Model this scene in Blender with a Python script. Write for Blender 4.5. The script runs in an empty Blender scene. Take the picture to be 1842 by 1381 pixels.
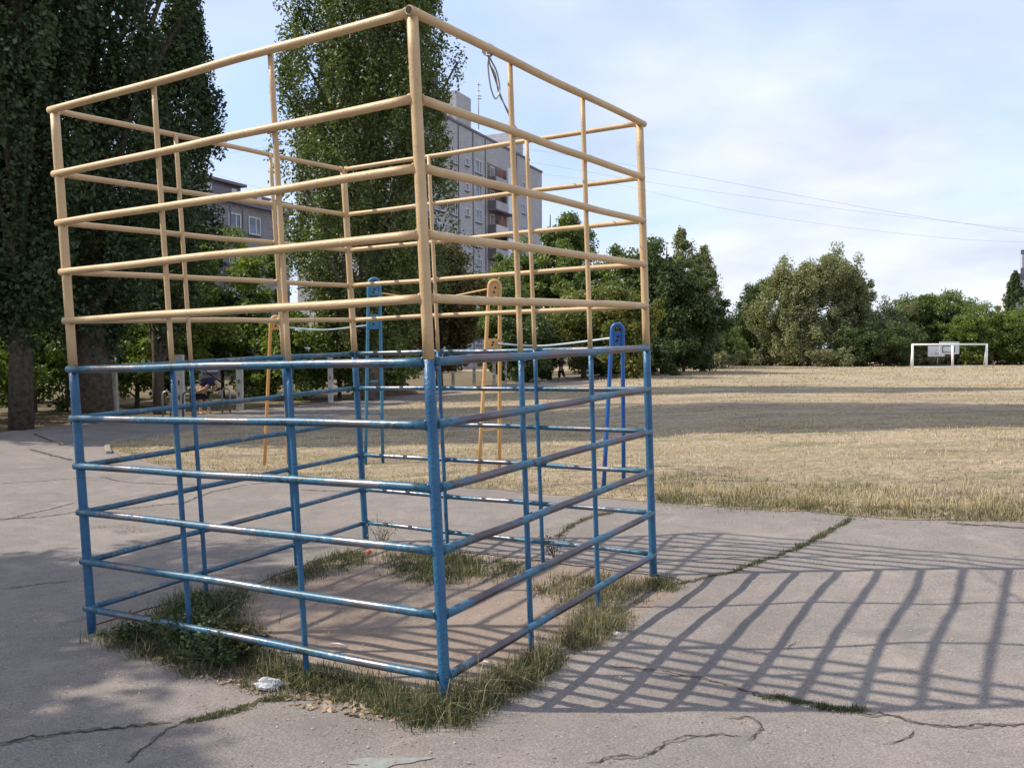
import bpy, math, random
import numpy as np
from mathutils import Matrix, Vector, noise
random.seed(7)
RNG = np.random.default_rng(11)
S = bpy.context.scene
COL = S.collection

# ------------------------------------------------------------------ camera
F_PX, CAM_H, PITCH, ROLL = 1620.3, 1.7586, .0345, -.005
cp, sp, cr, sr = math.cos(PITCH), math.sin(PITCH), math.cos(ROLL), math.sin(ROLL)
FW = np.array([0, cp, -sp]); _r = np.array([1., 0, 0]); _u = np.cross(_r, FW)
RI = cr*_r + sr*_u; UP = -sr*_r + cr*_u
CAM = np.array([0, 0, CAM_H])
cd = bpy.data.cameras.new('camera'); cam = bpy.data.objects.new('camera', cd); COL.objects.link(cam)
cam.matrix_world = Matrix(((RI[0], UP[0], -FW[0], 0), (RI[1], UP[1], -FW[1], 0), (RI[2], UP[2], -FW[2], CAM_H), (0, 0, 0, 1)))
cd.sensor_width = 36; cd.lens = 36*F_PX/1842; cd.clip_end = 3000; cd.clip_start = .05
S.camera = cam
# ------------------------------------------------------------------ light
LIGHT = Vector((.717, -.042, -.696)).normalized()
sd = bpy.data.lights.new('sun', 'SUN'); sd.energy = 5.0; sd.angle = math.radians(.53); sd.color = (1, .91, .78)
sun = bpy.data.objects.new('sun', sd); COL.objects.link(sun)
sun.rotation_euler = (-LIGHT).to_track_quat('Z', 'Y').to_euler(); sun.location = (-20, 0, 30)
W = bpy.data.worlds.new('World'); S.world = W; W.use_nodes = True
nt = W.node_tree; nt.nodes.clear()
def N_(nt, t, **k):
    n = nt.nodes.new(t)
    for a, v in k.items():
        if a.startswith('i_'):
            n.inputs[int(a[2:]) if a[2:].isdigit() else a[2:].replace('_', ' ')].default_value = v
        else: setattr(n, a, v)
    return n
sky = N_(nt, 'ShaderNodeTexSky'); sky.sky_type = 'NISHITA'; sky.sun_disc = False
sky.sun_elevation = math.radians(44.1); sky.sun_rotation = math.radians(-87.3); sky.air_density = 1.0; sky.dust_density = 1.0
sm = N_(nt, 'ShaderNodeMixRGB', blend_type='MULTIPLY'); sm.inputs[0].default_value = 1; sm.inputs[2].default_value = (1.0, .93, 1.0, 1)
tc = N_(nt, 'ShaderNodeTexCoord'); sx = N_(nt, 'ShaderNodeSeparateXYZ'); nt.links.new(tc.outputs['Generated'], sx.inputs[0])
az = N_(nt, 'ShaderNodeMath', operation='ADD'); az.inputs[1].default_value = .22; nt.links.new(sx.outputs[2], az.inputs[0])
dv = N_(nt, 'ShaderNodeVectorMath', operation='DIVIDE')
cz = N_(nt, 'ShaderNodeCombineXYZ'); [nt.links.new(az.outputs[0], cz.inputs[i]) for i in range(3)]
nt.links.new(tc.outputs['Generated'], dv.inputs[0]); nt.links.new(cz.outputs[0], dv.inputs[1])
mp = N_(nt, 'ShaderNodeMapping'); mp.inputs['Scale'].default_value = (.8, .8, .0); mp.inputs['Location'].default_value = (.55, .35, .3)
nt.links.new(dv.outputs[0], mp.inputs[0])
nz = N_(nt, 'ShaderNodeTexNoise'); nz.inputs['Scale'].default_value = 1.1; nz.inputs['Detail'].default_value = 7; nz.inputs['Roughness'].default_value = .5; nz.inputs['Distortion'].default_value = .25
nt.links.new(mp.outputs[0], nz.inputs[0])
rp = N_(nt, 'ShaderNodeValToRGB'); rp.color_ramp.elements[0].position = .36; rp.color_ramp.elements[0].color = (.12, .12, .12, 1); rp.color_ramp.elements[1].position = .6; rp.color_ramp.elements[1].color = (.80, .80, .80, 1)
nt.links.new(nz.outputs[0], rp.inputs[0])
nz2 = N_(nt, 'ShaderNodeTexNoise'); nz2.inputs['Scale'].default_value = 2.6; nz2.inputs['Detail'].default_value = 5; nt.links.new(mp.outputs[0], nz2.inputs[0])
cc = N_(nt, 'ShaderNodeValToRGB'); cc.color_ramp.elements[0].position = .3; cc.color_ramp.elements[0].color = (6.1, 6.5, 8.1, 1); cc.color_ramp.elements[1].position = .68; cc.color_ramp.elements[1].color = (9.2, 9.3, 9.7, 1)
nt.links.new(nz2.outputs[0], cc.inputs[0])
cm = N_(nt, 'ShaderNodeMixRGB')
hs = N_(nt, 'ShaderNodeMixRGB', blend_type='ADD'); hs.inputs[0].default_value = 1; hs.inputs[2].default_value = (2.2, 3.3, 5.2, 1)
bg = N_(nt, 'ShaderNodeBackground'); bg.inputs[1].default_value = .105
wo = N_(nt, 'ShaderNodeOutputWorld')
L_ = nt.links.new
L_(sky.outputs[0], sm.inputs[1]); L_(sm.outputs[0], hs.inputs[1]); L_(hs.outputs[0], cm.inputs[1]); L_(cc.outputs[0], cm.inputs[2]); L_(rp.outputs[0], cm.inputs[0])
L_(cm.outputs[0], bg.inputs[0]); L_(bg.outputs[0], wo.inputs[0])
S.view_settings.view_transform = 'Standard'; S.view_settings.look = 'None'; S.view_settings.gamma = 1; S.view_settings.exposure = .2
S.view_settings.use_curve_mapping = False
S.render.engine = 'CYCLES'

# ------------------------------------------------------------------ ground shape
def softclamp(v, lo, hi, w):
    v = np.asarray(v, float)
    up = hi - w*np.logaddexp(0, (hi - v)/w)
    return lo + w*np.logaddexp(0, (up - lo)/w)
def gz(x, y):
    x = np.asarray(x, float); y = np.asarray(y, float)
    z = .03193*softclamp(x, -4, 6.5, .6) + .01815*softclamp(y, -3, 10.8, .6) - .0012
    near = np.exp(-(np.maximum(0, y-9)/6)**2)*np.exp(-(np.maximum(0, np.abs(x)-6)/4)**2)
    z = z + near*(.013*np.sin(1.9*x+1.3*y+.5)*np.sin(1.1*y-.6*x+1)+.008*np.sin(4.1*x-2.2*y)*np.sin(3.3*y+.7*x)+.004*np.sin(9*x+4*y)*np.sin(8*y-3*x))
    return z
def ray(px, py):
    return FW + RI*(px-921)/F_PX - UP*(py-690.5)/F_PX
def G(px, py):                      # photo pixel -> point on the ground
    d = ray(px, py); t = 3.
    for _ in range(60):
        P = CAM + d*t
        tn = (float(gz(P[0], P[1])) - CAM_H)/d[2] if d[2] < -1e-4 else 400
        t += .6*(tn - t)
    P = CAM + d*t
    return np.array([P[0], P[1], float(gz(P[0], P[1]))])
def AT(px, py, Y):
    d = ray(px, py); return CAM + d*(Y/d[1])
def XatY(px, Y): return float(AT(px, 640, Y)[0])
def onG(x, y, dz=0): return (float(x), float(y), float(gz(x, y))+dz)

# ------------------------------------------------------------------ materials
def mat(name):
    m = bpy.data.materials.new(name); m.use_nodes = True; m.node_tree.nodes.clear()
    o = N_(m.node_tree, 'ShaderNodeOutputMaterial'); return m, m.node_tree, o
def noise_n(nt, scale, detail=4, rough=.55, coord='Object', stretch=None, dist=0):
    tc = N_(nt, 'ShaderNodeTexCoord'); n = N_(nt, 'ShaderNodeTexNoise')
    n.inputs['Scale'].default_value = scale; n.inputs['Detail'].default_value = detail; n.inputs['Roughness'].default_value = rough; n.inputs['Distortion'].default_value = dist
    if stretch:
        mp = N_(nt, 'ShaderNodeMapping'); mp.inputs['Scale'].default_value = stretch
        nt.links.new(tc.outputs[coord], mp.inputs[0]); nt.links.new(mp.outputs[0], n.inputs[0])
    else: nt.links.new(tc.outputs[coord], n.inputs[0])
    return n.outputs[0]
def ramp(nt, src, stops, interp='LINEAR'):
    r = N_(nt, 'ShaderNodeValToRGB'); r.color_ramp.interpolation = interp
    e = r.color_ramp.elements
    while len(e) < len(stops): e.new(.5)
    for q, (p, c) in zip(e, stops):
        q.position = p; q.color = (*c, 1) if len(c) == 3 else c
    nt.links.new(src, r.inputs[0]); return r.outputs[0]
def mix(nt, fac, a, b, mode='MIX'):
    m = N_(nt, 'ShaderNodeMixRGB', blend_type=mode)
    for s, i in ((fac, 0), (a, 1), (b, 2)):
        if isinstance(s, (int, float)): m.inputs[i].default_value = s
        elif isinstance(s, tuple): m.inputs[i].default_value = (*s, 1)
        else: nt.links.new(s, m.inputs[i])
    return m.outputs[0]
def mth(nt, op, a, b=0.):
    m = N_(nt, 'ShaderNodeMath', operation=op)
    for s, i in ((a, 0), (b, 1)):
        if isinstance(s, (int, float)): m.inputs[i].default_value = s
        else: nt.links.new(s, m.inputs[i])
    return m.outputs[0]
def princ(nt, out, col, rough=.8, metal=0, spec=.3, bump=None, bstr=.3, bdist=.01, alpha=None):
    p = N_(nt, 'ShaderNodeBsdfPrincipled')
    for s, k in ((col, 'Base Color'), (rough, 'Roughness'), (metal, 'Metallic'), (spec, 'Specular IOR Level')):
        if isinstance(s, (int, float)): p.inputs[k].default_value = s
        elif isinstance(s, tuple): p.inputs[k].default_value = (*s, 1)
        else: nt.links.new(s, p.inputs[k])
    if bump is not None:
        b = N_(nt, 'ShaderNodeBump'); b.inputs['Strength'].default_value = bstr; b.inputs['Distance'].default_value = bdist
        nt.links.new(bump, b.inputs['Height']); nt.links.new(b.outputs[0], p.inputs['Normal'])
    nt.links.new(p.outputs[0], out.inputs[0]); return p
def simple(name, col, rough=.7, metal=0, spec=.3, var=.12, scale=6, bump=0):
    m, t, o = mat(name); n = noise_n(t, scale, 5)
    c = ramp(t, n, [(.3, tuple(v*(1-var) for v in col)), (.7, tuple(min(1, v*(1+var)) for v in col))])
    princ(t, o, c, rough, metal, spec, n if bump else None, bump, .01); return m
def leafmat(name, stops, trans=.35):
    m, t, o = mat(name)
    a = N_(t, 'ShaderNodeAttribute'); a.attribute_name = 'v'
    c = ramp(t, a.outputs['Fac'], stops)
    d = N_(t, 'ShaderNodeBsdfPrincipled'); t.links.new(c, d.inputs['Base Color']); d.inputs['Roughness'].default_value = .5; d.inputs['Specular IOR Level'].default_value = .35
    tr = N_(t, 'ShaderNodeBsdfTranslucent'); t.links.new(mix(t, 1., c, (1.2, 1.35, .5), 'MULTIPLY'), tr.inputs[0])
    mx = N_(t, 'ShaderNodeMixShader'); mx.inputs[0].default_value = trans
    t.links.new(d.outputs[0], mx.inputs[1]); t.links.new(tr.outputs[0], mx.inputs[2]); t.links.new(mx.outputs[0], o.inputs[0])
    return m
def M_asphalt():
    m, t, o = mat('asphalt')
    big = noise_n(t, .55, 6, .6); mid = noise_n(t, 5, 6, .65); fine = noise_n(t, 95, 4, .75); grit = noise_n(t, 45, 2, .5)
    base = ramp(t, big, [(.3, (.180, .158, .145)), (.52, (.232, .203, .186)), (.75, (.272, .235, .208))])
    base = mix(t, ramp(t, mid, [(.35, (0, 0, 0)), (.75, (.7, .7, .7))]), base, (.165, .148, .135))
    base = mix(t, .55, base, ramp(t, fine, [(.3, (.30, .30, .30)), (.5, (.92, .92, .92)), (.68, (1.95, 1.9, 1.8))]), 'MULTIPLY')
    vo = N_(t, 'ShaderNodeTexVoronoi'); vo.inputs['Scale'].default_value = 38; tcx = N_(t, 'ShaderNodeTexCoord'); t.links.new(tcx.outputs['Object'], vo.inputs[0])
    st = noise_n(t, 1.7, 7, .68, dist=.6); base = mix(t, ramp(t, st, [(.55, (0, 0, 0)), (.66, (.6, .6, .6))]), base, (.29, .255, .22)); base = mix(t, ramp(t, st, [(.34, (.6, .6, .6)), (.42, (0, 0, 0))]), base, (.15, .137, .13))
    spk = ramp(t, vo.outputs['Distance'], [(.0, (1, 1, 1)), (.11, (1, 1, 1)), (.15, (0, 0, 0))])
    sel = ramp(t, vo.outputs['Color'], [(.84, (0, 0, 0)), (.87, (1, 1, 1))])
    base = mix(t, mth(t, 'MULTIPLY', spk, sel), base, (.52, .48, .43))
    seld = ramp(t, vo.outputs['Color'], [(.12, (1, 1, 1)), (.15, (0, 0, 0))])
    spd = ramp(t, vo.outputs['Distance'], [(.0, (1, 1, 1)), (.2, (1, 1, 1)), (.3, (0, 0, 0))])
    base = mix(t, mth(t, 'MULTIPLY', spd, seld), base, (.10, .09, .085))
    hb = mth(t, 'ADD', mth(t, 'MULTIPLY', fine, .5), grit)
    princ(t, o, base, .85, 0, .25, hb, .55, .006); return m
def M_soil(name, a, b, sc=2.2, bump=.5):
    m, t, o = mat(name); n1 = noise_n(t, sc, 7, .6); n2 = noise_n(t, sc*18, 5, .65)
    c = ramp(t, n1, [(.3, a), (.7, b)]); c = mix(t, .5, c, ramp(t, n2, [(.3, (.6, .6, .6)), (.7, (1.3, 1.28, 1.22))]), 'MULTIPLY')
    princ(t, o, c, .95, 0, .1, n2, bump, .012); return m
def M_field():
    m, t, o = mat('dry_grass_field')
    n1 = noise_n(t, .25, 6, .62, stretch=(.55, 1.6, 1)); n2 = noise_n(t, 14, 6, .7, stretch=(.6, 1.3, 1)); n3 = noise_n(t, 1.1, 6, .7, stretch=(.45, 1.5, 1))
    c = ramp(t, n1, [(.28, (.23, .20, .135)), (.42, (.36, .29, .205)), (.58, (.45, .365, .26)), (.75, (.38, .295, .22))])
    c = mix(t, ramp(t, n3, [(.52, (0, 0, 0)), (.62, (.9, .9, .9))]), c, (.25, .185, .15))
    c = mix(t, ramp(t, n3, [(.34, (.85, .85, .85)), (.46, (0, 0, 0))]), c, (.18, .19, .105))
    c = mix(t, .6, c, ramp(t, n2, [(.36, (.40, .38, .34)), (.5, (1, 1, 1)), (.64, (1.6, 1.57, 1.5))]), 'MULTIPLY')
    n4 = noise_n(t, 55, 4, .75, stretch=(.5, 1.2, 1)); c = mix(t, .6, c, ramp(t, n4, [(.38, (.5, .48, .44)), (.6, (1.4, 1.4, 1.36))]), 'MULTIPLY')
    princ(t, o, c, .95, 0, .1, mth(t, 'ADD', n2, mth(t, 'MULTIPLY', n4, .5)), .9, .05); return m
def M_paint(name, top, chip, rough=.38, amount=.62, under=(.2, .17, .15), metal=0.0, sc=14):
    m, t, o = mat(name); n = noise_n(t, sc, 8, .7); n2 = noise_n(t, 3.2, 4, .6); n3 = noise_n(t, 70, 3, .6)
    c = ramp(t, n2, [(.38, top), (.62, chip)])
    f = ramp(t, n, [(amount, (0, 0, 0)), (amount+.035, (1, 1, 1))])
    c = mix(t, f, c, under)
    p = princ(t, o, c, rough, 0, .5, mth(t, 'ADD', mth(t, 'MULTIPLY', n3, 1.), n), .7 if 'blue' in name else .4, .006)
    return m
def M_wornbar(name, blue, teal, steel, lo, hi):
    # blue paint kept near the weld joints (attribute 'u' = worn amount along the bar), bare handled steel between
    m, t, o = mat(name)
    a = N_(t, 'ShaderNodeAttribute'); a.attribute_name = 'v'
    n = noise_n(t, 11, 8, .72); n2 = noise_n(t, 40, 6, .7); n0 = noise_n(t, 2.5, 3)
    w = mth(t, 'ADD', a.outputs['Fac'], mth(t, 'MULTIPLY', mth(t, 'SUBTRACT', n, .5), 1.5))
    w = mth(t, 'ADD', w, mth(t, 'MULTIPLY', mth(t, 'SUBTRACT', n2, .5), 1.3))
    c = ramp(t, n2, [(.35, blue), (.58, teal), (.66, tuple(min(1, v*2.2) for v in teal))])
    c = mix(t, ramp(t, n, [(.53, (0, 0, 0)), (.58, (.9, .9, .9))]), c, (.014, .035, .04))
    f = ramp(t, w, [(lo, (0, 0, 0)), (hi, (1, 1, 1))])
    c = mix(t, f, c, mix(t, ramp(t, n0, [(.4, (0, 0, 0)), (.6, (1, 1, 1))]), steel, tuple(v*.62 for v in steel)))
    princ(t, o, c, mix(t, f, (.42, .42, .42), (.36, .36, .36)), mth(t, 'MULTIPLY', f, .75), .5, n2, .3, .003); return m
MT = {}
MT['asphalt'] = M_asphalt()
MT['soil'] = M_soil('bare_soil', (.215, .168, .14), (.29, .235, .195))
MT['ground'] = M_soil('earth', (.12, .095, .06), (.2, .16, .10), .8)
MT['field'] = M_field()
MT['crack'] = M_soil('crack_dirt', (.045, .04, .03), (.10, .085, .06), 9)
MT['crumble'] = M_soil('crumbled_asphalt', (.13, .118, .105), (.19, .17, .15), 12)
MT['moss'] = M_soil('moss_dirt', (.06, .065, .03), (.13, .11, .065), 9)
MT['curb'] = simple('curb_concrete', (.26, .23, .19), .9, var=.3, scale=20, bump=.5)
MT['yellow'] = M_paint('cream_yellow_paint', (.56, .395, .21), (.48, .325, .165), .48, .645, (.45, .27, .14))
MT['yellow_shaded'] = M_paint('shaded_side_cream_paint', (.55, .385, .21), (.48, .325, .17), .5, .69, (.35, .2, .13))  # copy of the cream paint with the inner side's shade in its colour
MT['blue'] = M_paint('blue_paint', (.015, .085, .19), (.024, .12, .23), .34, .60, (.03, .085, .12))
MT['blue_bar'] = M_wornbar('worn_blue_bar', (.016, .088, .195), (.03, .115, .165), (.24, .24, .26), .42, .66)
MT['brown_bar'] = M_wornbar('rubbed_blue_bar', (.03, .11, .20), (.04, .13, .19), (.165, .135, .145), .28, .54)
MT['hole_shade'] = simple('hollow_shade', (.015, .012, .012))  # dark colour standing for shade inside pipe ends and plate holes
MT['orange'] = M_paint('orange_paint', (.55, .28, .07), (.45, .23, .07), .42, .68, (.25, .13, .06))
MT['cream2'] = M_paint('cream_orange_paint', (.58, .34, .12), (.52, .31, .12), .42, .68, (.3, .17, .08))
MT['deep_blue'] = M_paint('deep_blue_paint', (.008, .07, .28), (.012, .10, .32), .34, .66, (.03, .1, .2))
MT['light_blue'] = M_paint('faded_blue_paint', (.02, .14, .27), (.04, .19, .30), .4, .58, (.12, .17, .17))
MT['steel'] = simple('galvanised_wire', (.32, .32, .33), .45, .7, .5)
MT['rod'] = simple('pale_blue_rod', (.42, .52, .56), .4, .3, .5)
MT['white'] = simple('white_paint', (.78, .78, .76), .5, var=.08, scale=3)
MT['board'] = simple('white_board', (.72, .76, .76), .6, var=.08, scale=2)
MT['board2'] = simple('grey_white_board', (.55, .58, .61), .6, var=.08, scale=2)
MT['dark'] = simple('dark_line', (.05, .055, .07))
MT['concrete'] = simple('whitewashed_concrete', (.50, .47, .43), .9, var=.3, scale=9, bump=.4)
MT['bark'] = simple('bark', (.085, .068, .052), .95, var=.5, scale=9, bump=.9)
MT['bark2'] = simple('pale_bark', (.15, .13, .105), .95, var=.5, scale=6, bump=.9)
MT['lime'] = simple('limewash', (.42, .40, .36), .95, var=.3, scale=5)
g3 = lambda a, b, c, d: [(0, a), (.4, b), (.8, c), (1, d)]
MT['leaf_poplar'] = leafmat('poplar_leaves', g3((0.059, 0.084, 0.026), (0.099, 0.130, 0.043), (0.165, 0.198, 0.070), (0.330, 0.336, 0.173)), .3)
MT['leaf_poplar_dark'] = leafmat('shaded_poplar_leaves', g3((.026, .046, .018), (.040, .066, .026), (.066, .096, .040), (.20, .23, .14)), .25)  # same poplar leaves, colour darkened for the shade on the left group
MT['leaf_dark'] = leafmat('dark_leaves', g3((0.036, 0.057, 0.020), (0.058, 0.088, 0.027), (0.089, 0.122, 0.041), (0.151, 0.175, 0.068)), .25)
MT['leaf_bright'] = leafmat('bright_leaves', g3((0.076, 0.115, 0.025), (0.127, 0.178, 0.039), (0.202, 0.236, 0.062), (0.354, 0.345, 0.135)), .42)
MT['leaf_mid'] = leafmat('mid_green_leaves', g3((0.069, 0.106, 0.030), (0.110, 0.154, 0.043), (0.172, 0.214, 0.063), (0.298, 0.300, 0.101)), .35)
MT['leaf_yellow'] = leafmat('yellowing_leaves', g3((0.078, 0.108, 0.029), (0.138, 0.162, 0.043), (0.240, 0.222, 0.066), (0.384, 0.300, 0.096)), .38)
MT['leaf_rust'] = leafmat('rusty_leaves', g3((.035, .045, .016), (.075, .065, .022), (.14, .08, .028), (.20, .12, .04)), .35)
MT['leaf_grey'] = leafmat('hazed_grey_green_leaves', g3((0.143, 0.159, 0.079), (0.207, 0.220, 0.108), (0.272, 0.275, 0.138), (0.376, 0.355, 0.187)), .3)  # grey-green leaf tone, greyed and paled in colour to stand for distance haze
MT['leaf_olive'] = leafmat('olive_leaves', g3((0.112, 0.125, 0.066), (0.169, 0.175, 0.090), (0.225, 0.219, 0.117), (0.300, 0.275, 0.149)), .3)
MT['grass'] = leafmat('green_grass_blades', [(0, (.035, .052, .022)), (.45, (.075, .095, .042)), (.72, (.18, .155, .085)), (1, (.40, .33, .21))], .25)
MT['straw'] = leafmat('dry_grass_blades', [(0, (.13, .12, .06)), (.35, (.34, .27, .18)), (1, (.58, .475, .335))], .25)
MT['weed'] = leafmat('weed_leaves', g3((.025, .045, .015), (.045, .075, .022), (.08, .105, .035), (.16, .13, .06)), .3)
MT['litter'] = leafmat('dead_leaf_litter', g3((.16, .10, .06), (.3, .22, .14), (.45, .36, .26), (.6, .52, .42)), .1)
MT['cable'] = simple('grey_cable', (.22, .23, .27), .6)

# ------------------------------------------------------------------ mesh helpers
class MB:
    def __init__(s): s.v = []; s.f = []; s.m = []; s.a = []
    def add(s, vs, fs, mi=0, av=None):
        o = len(s.v); s.v += [tuple(map(float, q)) for q in vs]; s.f += [tuple(i+o for i in f) for f in fs]; s.m += [mi]*len(fs)
        s.a += list(av) if av is not None else [0.]*len(vs)
    def box(s, c, d, mi=0, R=None):
        c = np.array(c, float); h = np.array(d, float)/2
        vs = [np.array([x, y, z])*h for x in (-1, 1) for y in (-1, 1) for z in (-1, 1)]
        if R is not None: vs = [R@q for q in vs]
        s.add([c+q for q in vs], [(0, 1, 3, 2), (4, 6, 7, 5), (0, 4, 5, 1), (2, 3, 7, 6), (0, 2, 6, 4), (1, 5, 7, 3)], mi)
    def tube(s, pts, rad, n=12, cap=True, mi=0, av=None):
        pts = [np.array(p, float) for p in pts]; m = len(pts)
        if not hasattr(rad, '__len__'): rad = [rad]*m
        ref = None; vs = []; at_ = []
        for i, p in enumerate(pts):
            t = pts[min(i+1, m-1)]-pts[max(i-1, 0)]; t = t/(np.linalg.norm(t)+1e-12)
            if ref is None:
                ref = np.cross(t, [0, 0, 1.]) if abs(t[2]) < .9 else np.cross(t, [0, 1., 0])
            ref = ref - t*(ref@t); ref /= np.linalg.norm(ref); b = np.cross(t, ref)
            for k in range(n):
                a = 2*math.pi*k/n; vs.append(p+rad[i]*(math.cos(a)*ref+math.sin(a)*b)); at_.append(av[i] if av is not None else 0)
        fs = [(i*n+k, i*n+(k+1) % n, (i+1)*n+(k+1) % n, (i+1)*n+k) for i in range(m-1) for k in range(n)]
        if cap: fs += [tuple(range(n-1, -1, -1)), tuple(range((m-1)*n, m*n))]
        s.add(vs, fs, mi, at_)
    def build(s, name, mats, parent=None, smooth=True, loc=None):
        me = bpy.data.meshes.new(name)
        off = np.array(loc if loc is not None else (parent['_o'] if parent is not None and '_o' in parent else (0, 0, 0)), float)
        me.from_pydata([tuple(np.array(q)-off) for q in s.v], [], s.f)
        if not isinstance(mats, (list, tuple)): mats = [mats]
        for q in mats: me.materials.append(q)
        me.polygons.foreach_set('material_index', s.m)
        me.polygons.foreach_set('use_smooth', [smooth and len(f) <= 4 for f in s.f])
        at_ = me.attributes.new('v', 'FLOAT', 'POINT'); at_.data.foreach_set('value', s.a)
        me.update()
        o = bpy.data.objects.new(name, me); COL.objects.link(o)
        if parent is not None: o.parent = parent
        if loc is not None: o.location = loc
        return o
def tag(o, label, cat, group=None, kind=None):
    if label: o['label'] = label
    if cat: o['category'] = cat
    if group: o['group'] = group
    if kind: o['kind'] = kind
    return o
ORIG = []
def empty(name, loc, label, cat, group=None):
    o = bpy.data.objects.new(name, None); COL.objects.link(o); o.location = loc; o['_o'] = [float(q) for q in loc]; o.empty_display_size = .3
    ORIG.append(o); return tag(o, label, cat, group)
def npmesh(name, V, Fq, v, material, k=4, parent=None, loc=None):
    me = bpy.data.meshes.new(name); nv = len(V); nf = len(Fq)
    me.vertices.add(nv); me.vertices.foreach_set('co', V.astype(np.float32).ravel())
    me.loops.add(nf*k); me.loops.foreach_set('vertex_index', Fq.astype(np.int32).ravel())
    me.polygons.add(nf); me.polygons.foreach_set('loop_start', np.arange(0, nf*k, k, dtype=np.int32))
    me.materials.append(material)
    if v is not None:
        a = me.attributes.new('v', 'FLOAT', 'POINT'); a.data.foreach_set('value', v.astype(np.float32))
    me.update(calc_edges=True); me.validate()
    o = bpy.data.objects.new(name, me); COL.objects.link(o)
    if parent is not None: o.parent = parent
    if loc is not None: o.location = loc
    return o
def nrm(a): return a/(np.linalg.norm(a, axis=1, keepdims=True)+1e-9)

# ------------------------------------------------------------------ ground sheets on one lattice
def axis(a, b, st, lo, hi, gr):
    mid = list(np.arange(a, b, st)); l = [mid[0]]; s = st
    while l[-1] > lo: s *= gr; l.append(l[-1]-s)
    r = [mid[-1]]; s = st
    while r[-1] < hi: s *= gr; r.append(r[-1]+s)
    return np.array(l[:0:-1]+mid+r[1:])
XS = axis(-7, 7.5, .05, -900, 900, 1.045); YS = axis(.5, 14.5, .05, -500, 1500, 1.03)
def inside(poly, X, Y):
    r = np.zeros(X.shape, bool); n = len(poly); shp = X.shape; X = X.ravel(); Y = Y.ravel(); r = r.ravel(); od = np.argsort(Y); Xs = X[od]; Ys = Y[od]; rs = r[od]
    for i in range(n):
        x0, y0 = poly[i]; x1, y1 = poly[(i+1) % n]
        lo_, hi_ = np.searchsorted(Ys, [min(y0, y1), max(y0, y1)], side='left')
        if hi_ > lo_: rs[lo_:hi_] ^= Xs[lo_:hi_] < (x1-x0)*(Ys[lo_:hi_]-y0)/(y1-y0+1e-12)+x0
    r[od] = rs
    return r.reshape(shp)
XX, YY = np.meshgrid(XS, YS); ZZ = gz(XX, YY)
def densify(poly, step, amp, lim=16):
    out = []; n = len(poly)
    for i in range(n):
        a, b_ = np.array(poly[i]), np.array(poly[(i+1) % n]); L = np.linalg.norm(b_-a); far = min(a[1], b_[1]) > lim or L > 15
        m = 1 if far else max(1, int(L/step)); out += [a+(b_-a)*k/m for k in range(m)]
    out = np.array(out); X, Y = out[:, 0], out[:, 1]
    w1 = amp*(np.sin(7*X+3*Y)+.8*np.sin(17*Y-11*X)+.6*np.sin(41*X+29*Y)+.4*np.sin(83*X-61*Y)); w2 = amp*(np.sin(6*Y-4*X+1)+.8*np.sin(19*X+13*Y+2)+.6*np.sin(37*Y-31*X))
    k = (np.abs(X) < 12) & (Y < lim) & (Y > 1)
    return np.stack([X+w1*k, Y+w2*k], 1)
def snap(D, cellmask):
    global XX, YY
    c = np.zeros(XX.shape, int); m = cellmask.astype(int); c[:-1, :-1] += m; c[1:, :-1] += m; c[:-1, 1:] += m; c[1:, 1:] += m
    ii, jj = np.where((c > 0) & (c < 4)); ok = (np.abs(XX[ii, jj]) < 7.3) & (YY[ii, jj] < 14.3) & (YY[ii, jj] > .7); ii, jj = ii[ok], jj[ok]
    A = D; B = np.roll(D, -1, 0)
    for i, j in zip(ii, jj):
        p = np.array([XX[i, j], YY[i, j]]); d = B-A; t_ = np.clip(((p-A)*d).sum(1)/((d*d).sum(1)+1e-12), 0, 1); q = A+d*t_[:, None]; k = np.argmin(((q-p)**2).sum(1))
        if np.linalg.norm(q[k]-p) < .06: XX[i, j], YY[i, j] = q[k]
def sheet(name, mask_fn, dz, material, kind='structure', label=None):
    XC = (XX[:-1, :-1]+XX[1:, 1:])/2; YC = (YY[:-1, :-1]+YY[1:, 1:])/2
    m = mask_fn(XC, YC); idx = np.arange(XX.size).reshape(XX.shape)
    q = np.stack([idx[:-1, :-1][m], idx[:-1, 1:][m], idx[1:, 1:][m], idx[1:, :-1][m]], 1)
    u, inv = np.unique(q, return_inverse=True)
    V = np.stack([XX.ravel()[u], YY.ravel()[u], ZZ.ravel()[u]+dz], 1)
    o = npmesh(name, V, inv.reshape(q.shape), None, material); o.data.polygons.foreach_set('use_smooth', [True]*len(o.data.polygons))
    o['kind'] = kind
    if label: o['label'] = label
    return o
def gp(*pts): return [tuple(G(*p)[:2]) for p in pts]
wob = lambda X, Y: (.05*np.sin(7*X+3*Y)+.04*np.sin(13*Y-5*X)+.03*np.sin(23*X+19*Y))
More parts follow.
